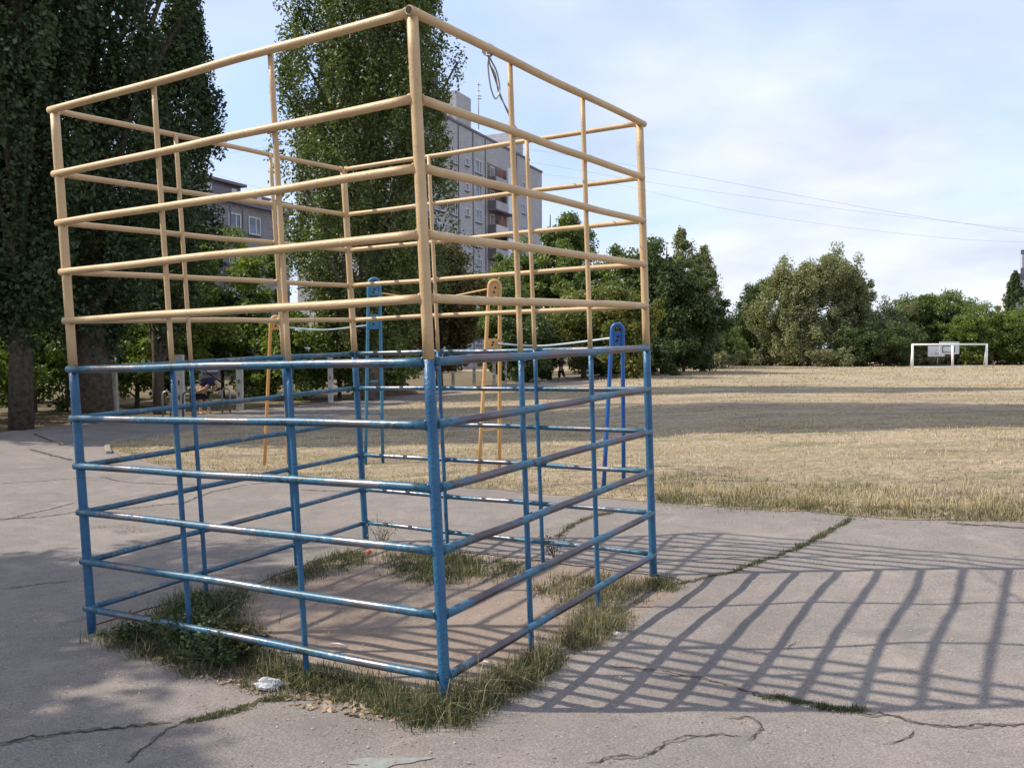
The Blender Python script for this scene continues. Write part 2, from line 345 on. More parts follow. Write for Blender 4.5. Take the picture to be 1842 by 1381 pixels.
# edge of the field: asphalt yard in front of it
E_yard = gp((2300, 950), (1842, 938), (1680, 936), (1530, 928), (1350, 916), (1180, 903), (1050, 893), (930, 884), (800, 874), (650, 865), (535, 856), (440, 850), (360, 845), (290, 836), (225, 822), (192, 806), (205, 798), (260, 788), (330, 776), (400, 766), (500, 759), (600, 752), (680, 736), (780, 716), (860, 702), (960, 692), (1055, 686), (1110, 683))
E_path = gp((1110, 676), (1060, 674), (980, 680), (900, 690), (800, 703), (700, 712), (600, 722), (500, 731), (400, 742), (300, 752), (200, 758), (120, 764), (0, 778), (-150, 790), (-400, 800))
YARD = E_yard+E_path+[(-14, 11), (-14, -40), (40, -40), (40, E_yard[0][1])]
SOIL = gp((158, 1128), (230, 1105), (330, 1075), (420, 1065), (480, 1040), (560, 1010), (650, 985), (700, 982), (820, 990), (960, 1005), (1080, 1022), (1180, 1032), (1235, 1047), (1205, 1075), (1150, 1110), (1060, 1165), (980, 1215), (900, 1262), (840, 1296), (760, 1302), (680, 1288), (600, 1262), (520, 1240), (440, 1238), (330, 1205), (240, 1172), (170, 1145))
SOIL = densify(SOIL, .03, .012); YARD = densify(YARD, .05, .016)
def m_soil(X, Y): return inside(SOIL, X, Y)
def m_yard(X, Y): return inside(YARD, X, Y) & ~m_soil(X, Y)
def m_field(X, Y): return (~inside(YARD, X, Y)) & inside(FIELD, X, Y)
FIELD = gp((2300, 955), (1700, 942), (1100, 905), (600, 870), (170, 850), (150, 790), (400, 757), (700, 730), (860, 698), (1110, 678))+[(8, 62), (-20, 110), (160, 110), (160, 20), (60, 8)]
XC0 = (XX[:-1, :-1]+XX[1:, 1:])/2; YC0 = (YY[:-1, :-1]+YY[1:, 1:])/2; MS = m_soil(XC0, YC0); MY = inside(YARD, XC0, YC0) & ~MS; MF = m_field(XC0, YC0)
snap(SOIL, MS); snap(YARD, MY | MS); ZZ = gz(XX, YY)
sheet('ground', lambda X, Y: np.ones(X.shape, bool), -.03, MT['ground'])
sheet('asphalt_yard', lambda X, Y: MY, 0., MT['asphalt'])
sheet('bare_soil_patch', lambda X, Y: MS, -.006, MT['soil'])
sheet('sports_field', lambda X, Y: MF, 0.004, MT['field'])

# faded teal paint patches on the asphalt
def blotch(cx, cy, rx, ry, name, material):
    c = G(cx, cy); n = 26; pts = []
    for k in range(n):
        a = 2*math.pi*k/n; r = 1+.25*math.sin(3*a+1)+.15*math.sin(7*a)
        x, y = c[0]+rx*r*math.cos(a), c[1]+ry*r*math.sin(a); pts.append(onG(x, y, .004))
    b = MB(); b.add([onG(c[0], c[1], .004)]+pts, [(0, 1+k, 1+(k+1) % n) for k in range(n)])
    o = b.build(name, material); o['kind'] = 'structure'; return o
m, t, o_ = mat('faded_teal_paint'); n = noise_n(t, 30, 6, .7)
princ(t, o_, ramp(t, n, [(.45, (.235, .225, .205)), (.62, (.235, .285, .27))]), .85, 0, .2, noise_n(t, 120, 3), .5, .006); MT['teal_ground'] = m
blotch(690, 1372, .16, .045, 'faded_paint_mark', MT['teal_ground']); 

# cracks: narrow irregular strips of dirt
def polyline(px, step=.035, wig=.02, seed=0):
    P = [G(*p)[:2] for p in px]; out = []
    for a, b in zip(P[:-1], P[1:]):
        L = np.linalg.norm(b-a); n = max(1, int(L/step))
        out += [a+(b-a)*i/n for i in range(n)]
    out.append(P[-1]); out = np.array(out); r = np.random.default_rng(seed)
    k, k2 = [np.convolve(r.normal(0, 1, len(out)+12), np.ones(9)/5, 'valid')[:len(out)]+np.convolve(r.normal(0, 1, len(out)+12), np.ones(2)/5, 'valid')[:len(out)] for _ in (0, 1)]
    return out+np.stack([k, k2], 1)*wig
def crack(name, px, w, mat_, seed, dz=.004):
    if name == 'crack': crack('crumbled_edge', px, w*1.7, MT['crumble'], seed+500, .002)
    P = polyline(px, .018, .018, seed); r = np.random.default_rng(seed+50); n = len(P)
    T = np.gradient(P, axis=0); T = T/(np.linalg.norm(T, axis=1, keepdims=True)+1e-9); Nn = np.stack([-T[:, 1], T[:, 0]], 1)
    env = np.minimum(1, np.minimum(np.arange(n), np.arange(n)[::-1])/4+.15)
    wl = w*env*(.1+r.random(n)**2*1.2); wr = w*env*(.1+r.random(n)**2*1.2)
    A = P+Nn*wl[:, None]; B = P-Nn*wr[:, None]
    V = [onG(q[0], q[1], dz) for q in A]+[onG(q[0], q[1], dz) for q in B]
    b = MB(); b.add(V, [(i, i+1, n+i+1, n+i) for i in range(n-1)]); o = b.build(name, mat_); o['kind'] = 'structure'; return P
CR = [([(1060, 1374), (1110, 1364), (1160, 1361), (1172, 1348), (1205, 1334), (1245, 1325), (1290, 1322), (1335, 1322)], .006),
      ([(1300, 1291), (1352, 1288), (1372, 1303), (1368, 1320), (1350, 1334)], .005),
      ([(1540, 1279), (1600, 1285), (1650, 1302), (1740, 1305), (1842, 1302), (1990, 1300)], .009),
      ([(1100, 1196), (1180, 1208), (1270, 1222), (1360, 1245)], .006),
      ([(1590, 1340), (1636, 1328), (1644, 1316)], .004),
      ([(-90, 1350), (0, 1340), (60, 1327), (130, 1318), (220, 1308), (300, 1300)], .012),
      ([(225, 1375), (245, 1352), (285, 1322), (330, 1300)], .006),
      ([(-80, 940), (0, 933), (70, 930), (140, 920), (240, 914), (330, 905), (380, 885), (440, 872), (500, 866)], .012),
      ([(0, 936), (60, 922), (135, 904)], .010),
      ([(180, 858), (240, 868), (320, 872), (400, 868)], .012),
      ([(55, 808), (90, 818), (130, 828)], .03), ([(60, 780), (110, 800), (150, 792)], .02),
      ([(0, 870), (70, 866), (170, 858)], .008), ([(540, 880), (660, 884), (760, 882)], .01),
      ([(0, 1060), (60, 1052), (130, 1045)], .005), ([(380, 955), (460, 962), (560, 968)], .012),
      ([(1700, 940), (1780, 945), (1842, 950), (1950, 956)], .02), ([(1420, 1168), (1440, 1150)], .003)]
for i, (pl, w) in enumerate(CR): crack('crack', pl, w, MT['crack'], i)
MO = [([(1225, 1048), (1270, 1040), (1335, 1022), (1385, 1003), (1425, 990), (1462, 974), (1485, 962), (1500, 948), (1530, 934)], .028),
      ([(1000, 966), (1030, 944), (1060, 932), (1100, 922)], .022),
      ([(1358, 1246), (1400, 1254), (1450, 1262), (1500, 1274), (1545, 1278)], .018),
      ([(330, 1298), (380, 1288), (430, 1272), (500, 1250)], .03)]
MP = [crack('mossy_crack', pl, w, MT['moss'], 80+i) for i, (pl, w) in enumerate(MO)]

# curb stones round the end of the grass island
def curb(px, n_per=3):
    P = [G(*p)[:2] for p in px]; i = 0
    for a, b in zip(P[:-1], P[1:]):
        L = np.linalg.norm(b-a); n = max(1, round(L/.9))
        for k in range(n):
            p = a+(b-a)*(k+.5)/n; d = (b-a)/L; R = np.array([[d[0], -d[1], 0], [d[1], d[0], 0], [0, 0, 1.]])
            mb = MB(); mb.box(onG(p[0], p[1], .0+.012*random.random()), (L/n-.02, .09, .09), 0, R); o = mb.build('curb_stone', MT['curb'], smooth=False); yield o
croot = None
cp_ = [(196, 816), (192, 806), (206, 797), (262, 787)]
c0 = G(200, 800); croot = empty('grass_island_curb', c0, 'low broken concrete kerb around the left tip of the dry grass island', 'kerb')
for o in list(curb(cp_)):
    o.parent = croot; o.location = -Vector(c0)

# ------------------------------------------------------------------ climbing cage
POST = {
 'N': [[-0.3234,4.239,0.0654],[-0.3283,4.2362,0.2243],[-0.3399,4.2308,0.5211],[-0.3518,4.2252,0.8276],[-0.3634,4.2198,1.1253],[-0.3749,4.2144,1.4233],[-0.3864,4.209,1.7179],[-0.3979,4.2037,2.0129],[-0.4094,4.1983,2.3096],[-0.4211,4.1928,2.6117],[-0.4334,4.1871,2.9266],[-0.4485,4.18,3.314]],
 'L': [[-2.663,5.6413,0.0162],[-2.6679,5.6387,0.1629],[-2.6805,5.6333,0.4615],[-2.6936,5.6276,0.7724],[-2.7059,5.6223,1.0641],[-2.7186,5.6168,1.3646],[-2.7315,5.6113,1.6704],[-2.7442,5.6058,1.971],[-2.7569,5.6003,2.2734],[-2.7696,5.5949,2.574],[-2.7822,5.5894,2.8729],[-2.7985,5.5824,3.2593]],
 'R': [[1.022,6.5049,0.1495],[1.0171,6.5024,0.2907],[1.007,6.4969,0.5925],[0.9969,6.4914,0.8957],[0.9872,6.4861,1.1877],[0.977,6.4806,1.492],[0.9671,6.4752,1.788],[0.957,6.4697,2.0906],[0.9472,6.4643,2.3857],[0.9369,6.4588,2.6931],[0.9267,6.4532,2.9995],[0.914,6.4463,3.3793]],
 'B': [[-1.2967,7.9073,0.1009],[-1.3016,7.9043,0.2673],[-1.3157,7.8989,0.5639],[-1.3304,7.8933,0.8718],[-1.3443,7.8879,1.1649],[-1.3582,7.8826,1.4568],[-1.3726,7.8771,1.7586],[-1.3866,7.8718,2.0528],[-1.4008,7.8664,2.3507],[-1.4154,7.8608,2.6566],[-1.43,7.8552,2.9631],[-1.4484,7.8482,3.3492]]}
POST = {k: np.array(v) for k, v in POST.items()}
ctr = sum(v[0] for v in POST.values())/4
cage = empty('climbing_cage', ctr, 'large open tube climbing cage, blue below and cream yellow above, filling the yard', 'climbing frame')
RC, RB, RV = .0275, .0225, .0158
def jit(P, amp, seed, n):
    r = np.random.default_rng(seed); ph = r.random(4)*6.28
    t = np.linspace(0, 1, n); w = np.stack([np.sin(2.2*np.pi*t+ph[0])+.5*np.sin(5*np.pi*t+ph[1]), np.sin(2.6*np.pi*t+ph[2])+.5*np.sin(6*np.pi*t+ph[3])], 1)*amp*np.sin(np.pi*t)[:, None]**.5
    return P[0]+(P[1]-P[0])*t[:, None], w
def twotone(lo, hi, zs, r, n=14, seed=0, amp=0):
    """vertical tube from lo to hi, blue under the split point, yellow above"""
    lo = np.array(lo); hi = np.array(hi); k = (zs-lo[2])/(hi[2]-lo[2]); mid = lo+(hi-lo)*k
    b = MB()
    for s_, (a, c) in enumerate(((lo, mid), (mid, hi))):
        m = 10; t = np.linspace(0, 1, m)[:, None]; pts = a+(c-a)*t
        b.tube(list(pts), r*(1 if s_ == 0 else .985), n, True, s_, [0.]*m)
    return b
for key, seed in (('N', 1), ('L', 2), ('R', 3), ('B', 4)):
    P = POST[key]; lo = P[0]+(P[0]-P[1])*.5; top = P[11].copy()
    rr = RC if key != 'L' else .0275
    b = twotone(lo, top+(P[11]-P[10])*.0, P[6][2]+.012, rr)
    b.build('corner_post', [MT['blue'], MT['yellow']], cage)
def cen(P, k): return P[k+1]
FACES = [('N', 'L', 0), ('N', 'R', 1), ('L', 'B', 2), ('B', 'R', 3)]
INSET = {}
for a, b_, fi in FACES:
    A, B = POST[a], POST[b_]
    nrmv = np.cross((B[0]-A[0]), [0, 0, 1.]); nrmv /= np.linalg.norm(nrmv)
    cc_ = sum(v[0] for v in POST.values())/4
    if (cc_-A[0])@nrmv > 0: nrmv = -nrmv           # outward
    d = (B[0]-A[0]); d /= np.linalg.norm(d)
    ups = []
    for q, tt in enumerate((1/3., 2/3.)):
        tt = tt if fi != 2 else (.335, .672)[q]
        lo = A[0]+(B[0]-A[0])*tt; hi = A[11]+(B[11]-A[11])*tt
        lo = lo-nrmv*.022; hi = hi-nrmv*.012; zs = (A[6]+(B[6]-A[6])*tt)[2]+.005; lo[2] -= .12
        u_ = twotone(lo, hi, zs, RV, 10); ups.append((lo, hi))
        u_.build('upright', [MT['blue'], MT['yellow']], cage)
    for k in range(11):
        p0 = cen(A, k).copy(); p1 = cen(B, k).copy()
        out = .014 if fi in (0, 1) else .006
        p0 += nrmv*out; p1 += nrmv*out
        if k == 10 and fi == 1: p0 = p0-d*.045; p1 = p1+d*.05
        elif k == 10 and fi == 0: p0 = p0+d*.01; p1 = p1+d*.03
        elif fi == 0: p0 = p0+d*.02; p1 = p1+d*.035
        else: p0 = p0+d*.015; p1 = p1-d*.01
        n = 25; base, w = jit((p0, p1), .0028, fi*20+k, n)
        side = np.array([0, 0, 1.]); pts = [base[i]+side*w[i, 0]+nrmv*w[i, 1] for i in range(n)]
        r = RB if fi in (0, 1) else .0192
        tpar = np.linspace(0, 1, n); wear = np.minimum.reduce([np.abs(tpar-c)*6 for c in (0, 1/3., 2/3., 1)]); wear = np.clip(wear, 0, 1)
        wear = wear*(1 if fi == 1 else .8 if fi != 2 else .5)+(.08*(3-k) if fi == 2 and k < 3 else 0)
        b = MB(); b.tube(pts, r*(.97+.0*tpar[0]), 12, True, 0, list(wear))
        # weld collars at corner and uprights
        def blob(c, s_, seed, sq=(1, 1, 1)):
            rr = np.random.default_rng(seed); m1, m2 = 7, 9; vs = []
            for i in range(m1+1):
                th = math.pi*i/m1
                for j in range(m2):
                    ph = 2*math.pi*j/m2; q = s_*(1+.36*rr.random()); vs.append((c[0]+q*sq[0]*math.sin(th)*math.cos(ph), c[1]+q*sq[1]*math.sin(th)*math.sin(ph), c[2]+q*sq[2]*math.cos(th)))
            b.add(vs, [(i*m2+j, i*m2+(j+1) % m2, (i+1)*m2+(j+1) % m2, (i+1)*m2+j) for i in range(m1) for j in range(m2)], 0, [0.]*len(vs))
        ue = POST[a][k+1]; we = POST[b_][k+1]
        blob(ue+d*(.026)+nrmv*.007, .0200, k+fi*30, (1, 1, 1.12)); blob(we-d*(.026)+nrmv*.005, .0178, k+fi*30+7, (1, 1, 1.12))
        if k < 10:
            for tt in (1/3., 2/3.): blob(p0+(p1-p0)*tt-nrmv*.010, .0178, k+fi*30+int(tt*10), (1, 1, 1.0))
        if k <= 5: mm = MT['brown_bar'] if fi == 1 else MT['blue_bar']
        else: mm = MT['yellow'] if fi != 2 else MT['yellow_shaded']
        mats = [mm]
        if k == 10 and fi == 1:                    # ends are closed; dark discs paint the shade inside the pipe
            for e, dd in ((p0, -d), (p1, d)):
                b.tube([e, e+dd*.003], .0165, 12, True, 1)
            mats.append(MT['hole_shade'])
        b.build('bar', mats, cage)
# wire twisted round the top bar and back to the rear upright
A, B = POST['N'], POST['R']
def seg_at_px(A, B, px):                            # point on A-B seen in column px
    best = None
    for t_ in np.linspace(0, 1, 800):
        P = A+(B-A)*t_; q = P-CAM; x = 921+F_PX*(q@RI)/(q@FW)
        if best is None or abs(x-px) < best[0]: best = (abs(x-px), P)
    return best[1]
wt = seg_at_px(A[11], B[11], 878)
ub = POST['B'][11]+(POST['R'][11]-POST['B'][11])*.66
wr = empty('twisted_wire', wt, 'thin twisted grey wire tied from the top right bar back to a rear upright', 'wire')
def catm(P, n=14):
    P = [np.array(p, float) for p in P]; P = [2*P[0]-P[1]]+P+[2*P[-1]-P[-2]]; o = []
    for i in range(1, len(P)-2):
        for k in range(n):
            t_ = k/n; a, b, c, d = P[i-1:i+3]; o.append(.5*((2*b)+(c-a)*t_+(2*a-5*b+4*c-d)*t_**2+(-a+3*b-3*c+d)*t_**3))
    o.append(P[-2]); return o
b = MB()
YW = wt[1]
def wp(px, py, f): return AT(px, py, YW+(ub[1]-YW)*f)
loop = [wp(876, 90, .0), wp(879, 104, .01), wp(878, 118, .02), wp(880, 140, .03), wp(884, 162, .04), wp(891, 178, .05), wp(898, 168, .06), wp(898, 150, .06), wp(893, 128, .05), wp(885, 112, .03), wp(879, 100, .01)]
b.tube(catm(loop), .0044, 6)
for s_ in range(2):
    line = [wp(879, 100, .0), wp(881, 115, .05), wp(888+s_*3, 135, .15), wp(900-s_*2, 170, .3), wp(912+s_*2, 200, .5), wp(925, 225, .7), wp(938, 240, .88), tuple(ub+np.array([0, -.01, .03]))]
    b.tube(catm(line), .0044, 6)
d = (B[11]-A[11]); d /= np.linalg.norm(d)
for kk in range(3):
    cc_ = wt+d*(.012*(kk-1)); up_ = np.array([0, 0, 1.]); sd_ = np.cross(d, up_)
    b.tube([cc_+.030*(math.cos(a)*up_+math.sin(a)*sd_)+d*.006*math.sin(a*.5) for a in np.linspace(0, 6.28, 16)], .0035, 6, False)
b.build('wire_strand', MT['steel'], wr)

# ------------------------------------------------------------------ gymnastic bar frame behind the cage
def gbase(px, py): return G(px, py)
gy = [('O', (475, 838), (520, 835), 565, MT['orange']), ('B', (657, 836), (690, 832), 497, MT['light_blue']), ('C', (860, 853), (899, 838), 500, MT['cream2']), ('D', (1085, 876), (1118, 862), 578, MT['deep_blue'])]
g0 = G(690, 838)
gym = empty('gymnastic_bar_frame', g0, 'tall narrow orange and blue loop posts joined by thin sagging rods behind the cage', 'bar frame')
tops = {}
for nm, l_, r_, ty, mt in gy:
    a = G(*l_); c = G(*r_); c[:] = [c[0], (a[1]+c[1])/2+.05, 0]; c[2] = gz(c[0], c[1]); Y = (a[1]+c[1])/2
    xl = {'O': 487, 'B': 663, 'C': 880, 'D': 1101}[nm]; xr = {'O': 507, 'B': 683, 'C': 899, 'D': 1120}[nm]
    T1 = AT(xl, ty+10, Y); T2 = AT(xr, ty+10, Y); Rr = (T2[0]-T1[0])/2; mid = (T1+T2)/2; ztop = AT(xl, ty, Y)[2]-.035
    arc = [mid*[1, 1, 0]+np.array([-Rr*math.cos(t_), 0, ztop-Rr+Rr*math.sin(t_)]) for t_ in np.linspace(0, math.pi, 11)]
    rad = .025
    pb = MB()
    a[2] -= .1; c[2] -= .1
    pb.tube([a]+[a+(arc[0]-a)*q for q in (.3, .6, .9)]+arc+[arc[-1]+(c-arc[-1])*q for q in (.1, .4, .7)]+[c], rad, 10)
    fr = pb.build('loop_post', mt, gym)
    H = arc[0][2]
    def plate(z0, z1, name='plate'):
        q = MB(); f = lambda z: (a+(arc[0]-a)*((z-a[2])/(H-a[2])), c+(arc[-1]-c)*((z-c[2])/(H-c[2])))
        (l0, r0), (l1, r1) = f(z0), f(z1); y = Y
        vs = [(l0[0], l0[1]-.006, z0), (r0[0], r0[1]-.006, z0), (r1[0], r1[1]-.006, z1), (l1[0], l1[1]-.006, z1)]; vs += [(x_, y_+.012, z_) for x_, y_, z_ in vs]
        q.add(vs, [(0, 1, 2, 3), (7, 6, 5, 4), (0, 4, 5, 1), (1, 5, 6, 2), (2, 6, 7, 3), (3, 7, 4, 0)])
        for hx in (.35, .65):
            xx = (l1[0]+r1[0])/2+(hx-.5)*.05; zz = z0+(z1-z0)*hx; q.tube([(xx, (l0[1]+r0[1])/2-.03, zz), (xx, (l0[1]+r0[1])/2+.03, zz)], .013, 8, True, 1)
        q.build(name, [mt, MT['hole_shade']], gym, smooth=False)
    z_ = lambda py: AT(xl, py, Y)[2]
    if nm == 'O': plate(z_(593), z_(574))
    if nm == 'B': plate(z_(592), z_(565)); plate(z_(532), z_(514))
    if nm == 'C': plate(z_(627), z_(609)); plate(z_(535), z_(508))
    if nm == 'D': plate(z_(622), z_(596))
    if nm == 'B':
        for py in (645, 686, 744):
            f1 = (z_(py)-a[2])/(H-a[2]); p_ = a+(arc[0]-a)*f1; q_ = c+(arc[-1]-c)*f1
            rb = MB(); rb.tube([p_, q_], .012, 8); rb.build('rung', mt, gym)
    if nm == 'C':
        f1 = (z_(773)-a[2])/(H-a[2]); p_ = a+(arc[0]-a)*f1; q_ = c+(arc[-1]-c)*f1
        rb = MB(); rb.tube([p_, q_], .01, 8); rb.build('rung', mt, gym)
    tops[nm] = Y
def rod(pts, mt):
    b = MB(); b.tube(catm(pts, 6), .012, 8); b.build('rod', mt, gym)
rod([AT(497, 586, tops['O']), AT(540, 591, tops['O']), AT(590, 593, (tops['O']+tops['B'])/2), AT(670, 584, tops['B'])], MT['rod'])
rod([AT(673, 525, tops['B']), AT(730, 534, tops['B']), AT(780, 538, (tops['C']+tops['B'])/2), AT(888, 518, tops['C'])], MT['cream2'])
rod([AT(893, 618, tops['C']), AT(960, 622, tops['C']), AT(1010, 619, (tops['C']+tops['D'])/2), AT(1108, 607, tops['D'])], MT['rod'])

# ------------------------------------------------------------------ goal, backboards
def dsize(px, Y): return px*Y/F_PX
gl = G(1640, 661); gr_ = G(1773, 661); YG = (gl[1]+gr_[1])/2
go = empty('football_goal', G(1706, 661), 'white full size football goal without net at the far end of the field', 'football goal')
xl, xr = XatY(1641.5, YG), XatY(1774.5, YG); zt = AT(1700, 619.5, YG)[2]; zb = float(gz(xl, YG))
tr = .075
for x_ in (xl, xr):
    b = MB(); b.tube([(x_, YG, zb-.1), (x_, YG, zt)], tr*1.25, 10); b.build('goal_post', MT['white'], go)
b = MB(); b.tube([(xl-.06, YG, zt), (xr+.06, YG, zt)], tr, 10); b.build('crossbar', MT['white'], go)
for x_ in (xl, xr):
    b = MB(); b.tube([(x_, YG+.05, zt-.1), (x_-.04, YG+.35, zb)], .03, 8); b.build('rear_stay', MT['white'], go)
b = MB(); b.tube([(xl, YG+.4, zb+.05), (xr, YG+.4, zb+.05)], .035, 8); b.build('ground_bar', MT['white'], go)
def backboard(px0, px1, py0, py1, postpx, Y, mt, label, hoop, lines, pw):
    x0, x1 = XatY(px0, Y), XatY(px1, Y); z1, z0 = AT(1700, py0, Y)[2], AT(1700, py1, Y)[2]; xp = XatY(postpx, Y); zg = float(gz(xp, Y))
    e = empty('basketball_backboard', (xp, Y, zg), label, 'basketball stand', 'basketball stands behind the goal')
    b = MB(); b.box(((x0+x1)/2, Y-.1, (z0+z1)/2), (x1-x0, .06, z1-z0)); b.build('board', mt, e, smooth=False)
    b = MB(); b.tube([(xp, Y+(.05 if not lines else -.25), zg-.1), (xp-.05*0, Y+(.05 if not lines else -.25), z0+(z1-z0)*(.7 if lines else .2))], pw, 10); b.build('stand_post', MT['white'] if lines else MT['steel'], e)
    if lines:
        w, h = (x1-x0), (z1-z0); cx_ = (x0+x1)/2-.05*w; 
        b = MB()
        for (ax, az_, bw, bh) in ((cx_, z0+h*.64, w*.62, .06), (cx_, z0+h*.16, w*.62, .06), (cx_-w*.30, z0+h*.4, .06, h*.5), (cx_+w*.24, z0+h*.4, .06, h*.5), (cx_+w*.31, z0+h*.4, .06, h*.5)):
            b.box((ax, Y-.14, az_), (bw, .015, bh))
        b.build('target_rectangle', MT['dark'], e, smooth=False)
    if hoop:
        b = MB(); c_ = np.array([x0+(x1-x0)*.5, Y-.42, z0+.25]); b.tube([c_+.24*np.array([math.cos(t_), math.sin(t_), 0]) for t_ in np.linspace(0, 6.283, 17)], .02, 6, False); b.tube([c_+[0, .22, 0], c_+[0, .32, 0]], .02, 6); b.build('hoop', MT['dark'], e)
backboard(1668, 1698, 622, 641, 1687, YG+6, MT['board'], 'plain white basketball backboard on a thin post, lower left one behind the goal', True, False, .05)
backboard(1689, 1724, 614.5, 637, 1711, YG+4, MT['board2'], 'grey white basketball backboard with dark rectangle lines on a thick post behind the goal', False, True, .1)
hg = G(1293, 664)
mg = empty('mini_goal', hg, 'tiny white metal frame at the left far edge of the field by the bushes', 'small goal')
b = MB()
x0, x1 = XatY(1286, hg[1]), XatY(1294, hg[1]); zt2 = AT(1290, 649, hg[1])[2]
b.tube([(x0, hg[1], hg[2]), (x0, hg[1], zt2), (x1, hg[1], zt2), (x1, hg[1], hg[2])], .035, 6); b.build('goal_tube', MT['white'], mg)
b = MB(); b.tube([(XatY(1274, hg[1]), hg[1], hg[2]+.05), (x0, hg[1], zt2*.8)], .03, 6); b.tube([(x1, hg[1]+.8, hg[2]+.05), (x1, hg[1], zt2)], .03, 6); b.build('side_stay', MT['white'], mg)

# ------------------------------------------------------------------ buildings
def M_wall(name, a, b_, rows, bump=.3):
    m, t, o = mat(name); n = noise_n(t, .35, 6, .6); n2 = noise_n(t, 3, 4, .6)
    br = N_(t, 'ShaderNodeTexBrick'); tcx = N_(t, 'ShaderNodeTexCoord'); mpx = N_(t, 'ShaderNodeMapping'); mpx.inputs['Rotation'].default_value = (math.radians(90), 0, 0)
    t.links.new(tcx.outputs['UV'], br.inputs[0]); br.inputs['Scale'].default_value = 1
    br.inputs['Brick Width'].default_value = .5; br.inputs['Row Height'].default_value = rows; br.inputs['Mortar Size'].default_value = .02
    br.inputs['Color1'].default_value = (1, 1, 1, 1); br.inputs['Color2'].default_value = (.84, .84, .86, 1); br.inputs['Mortar'].default_value = (.7, .7, .7, 1)
    c = ramp(t, n, [(.3, a), (.7, b_)]); c = mix(t, .8, c, br.outputs[0], 'MULTIPLY'); c = mix(t, .3, c, ramp(t, n2, [(.3, (.7, .7, .7)), (.7, (1.2, 1.2, 1.2))]), 'MULTIPLY')
    princ(t, o, c, .9, 0, .15); return m
MT['wall_tall'] = M_wall('pale_silicate_brick', (.40, .40, .42), (.47, .47, .49), .28)
MT['wall_low'] = M_wall('grey_silicate_brick', (.25, .24, .26), (.31, .30, .32), .28)
MT['parapet'] = simple('pale_plaster', (.55, .54, .56), .9, var=.1, scale=.5)
MT['dark_band'] = simple('dark_roof_band', (.17, .15, .19), .85, var=.15, scale=.6)
MT['panel'] = simple('balcony_sheet', (.36, .35, .38), .7, var=.15, scale=1)
MT['panel_w'] = simple('white_balcony_glazing', (.68, .70, .75), .4, var=.08, scale=1)
MT['frame'] = simple('window_frame_white', (.62, .62, .64), .6)
MT['frame_b'] = simple('window_frame_brown', (.16, .10, .08), .7)
m, t, o_ = mat('window_glass'); princ(t, o_, ramp(t, noise_n(t, .5, 2), [(.4, (.03, .035, .05)), (.6, (.12, .14, .2))]), .12, 0, .8); MT['glass'] = m
MT['recess_shade'] = simple('loggia_shade', (.20, .16, .15), .9, var=.3, scale=.8)
MT['seam'] = simple('wall_joint', (.14, .13, .15), .9)
MT['red'] = simple('faded_red', (.28, .09, .07), .8)
class Facade:
    def __init__(s, P0, P1, zg, depth, root):
        s.P0 = np.array(P0, float); s.d = np.array(P1, float)-s.P0; s.L = np.linalg.norm(s.d); s.d /= s.L; s.n = np.array([s.d[1], -s.d[0]])
        if s.n@(-s.P0) < 0: s.n = -s.n
        s.zg = zg; s.root = root; s.R = np.array([[s.d[0], -s.n[0], 0], [s.d[1], -s.n[1], 0], [0, 0, 1.]])
    def pt(s, u, z, out=0): q = s.P0+s.d*u+s.n*out; return np.array([q[0], q[1], z])
    def box(s, name, u0, u1, z0, z1, o0, o1, mt, b=None, parent=None, uv=False):
        own = b is None; b = b or MB()
        b.box(s.pt((u0+u1)/2, (z0+z1)/2, (o0+o1)/2), (u1-u0, abs(o1-o0), z1-z0), 0, s.R)
        if own:
            o = b.build(name, mt, smooth=False) if parent is None else b.build(name, mt, smooth=False)
            o.parent = s.root; o.location = -Vector(s.root['_o'])
            if uv:
                ul = o.data.uv_layers.new(name='uv')
                for lp in o.data.loops:
                    v_ = np.array(o.data.vertices[lp.vertex_index].co); ul.data[lp.index].uv = (float((v_[:2]-s.P0)@s.d+(v_[:2]-s.P0)@s.n), float(v_[2]))
            return o
    def u_of_px(s, px):                                 # where column px of the photo meets the facade plane
        k = (px-921)/F_PX; # X = k*Y (small roll ignored)
        A = s.d[0]-k*s.d[1]; return -(s.P0[0]-k*s.P0[1])/A
    WM = {}
    def window(s, u, z, w, h, kind='two'):
        key = (round(w, 2), round(h, 2), kind, id(s))
        if key not in s.WM:
            fb = MB(); gb = MB(); t_ = .09
            for (cx_, cz_, ww, hh) in ((0, h/2-t_/2, w, t_), (0, -h/2+t_/2, w, t_), (-w/2+t_/2, 0, t_, h-2*t_), (w/2-t_/2, 0, t_, h-2*t_)): fb.box((cx_, -.055, cz_), (ww, .07, hh))
            if kind == 'two': fb.box((w*.12, -.05, 0), (.09, .05, h-2*t_))
            gb.box((0, -.02, 0), (w-.1, .03, h-.1)); sb = MB(); sb.box((0, -.11, -h/2-.07), (w+.2, .22, .07))
            s.WM[key] = [x.build(nm, mt, smooth=False) for x, nm, mt in ((fb, 'window', MT['frame']), (gb, 'pane', MT['glass']), (sb, 'sill', MT['dark_band']))]
            objs = s.WM[key]
        else: objs = [o.copy() for o in s.WM[key]]; [COL.objects.link(o) for o in objs]
        p = s.pt(u, z) - np.array(s.root['_o']); ang = math.atan2(s.d[1], s.d[0])
        objs[0].parent = s.root; objs[0].location = p; objs[0].rotation_euler = (0, 0, ang)
        for o in objs[1:]: o.parent = objs[0]; o.location = (0, 0, 0)
    def strip(s, px, z0, z1, w=.22): u = s.u_of_px(px); s.box('drainpipe', u-w/2, u+w/2, z0, z1, -.02, .06, MT['seam'])
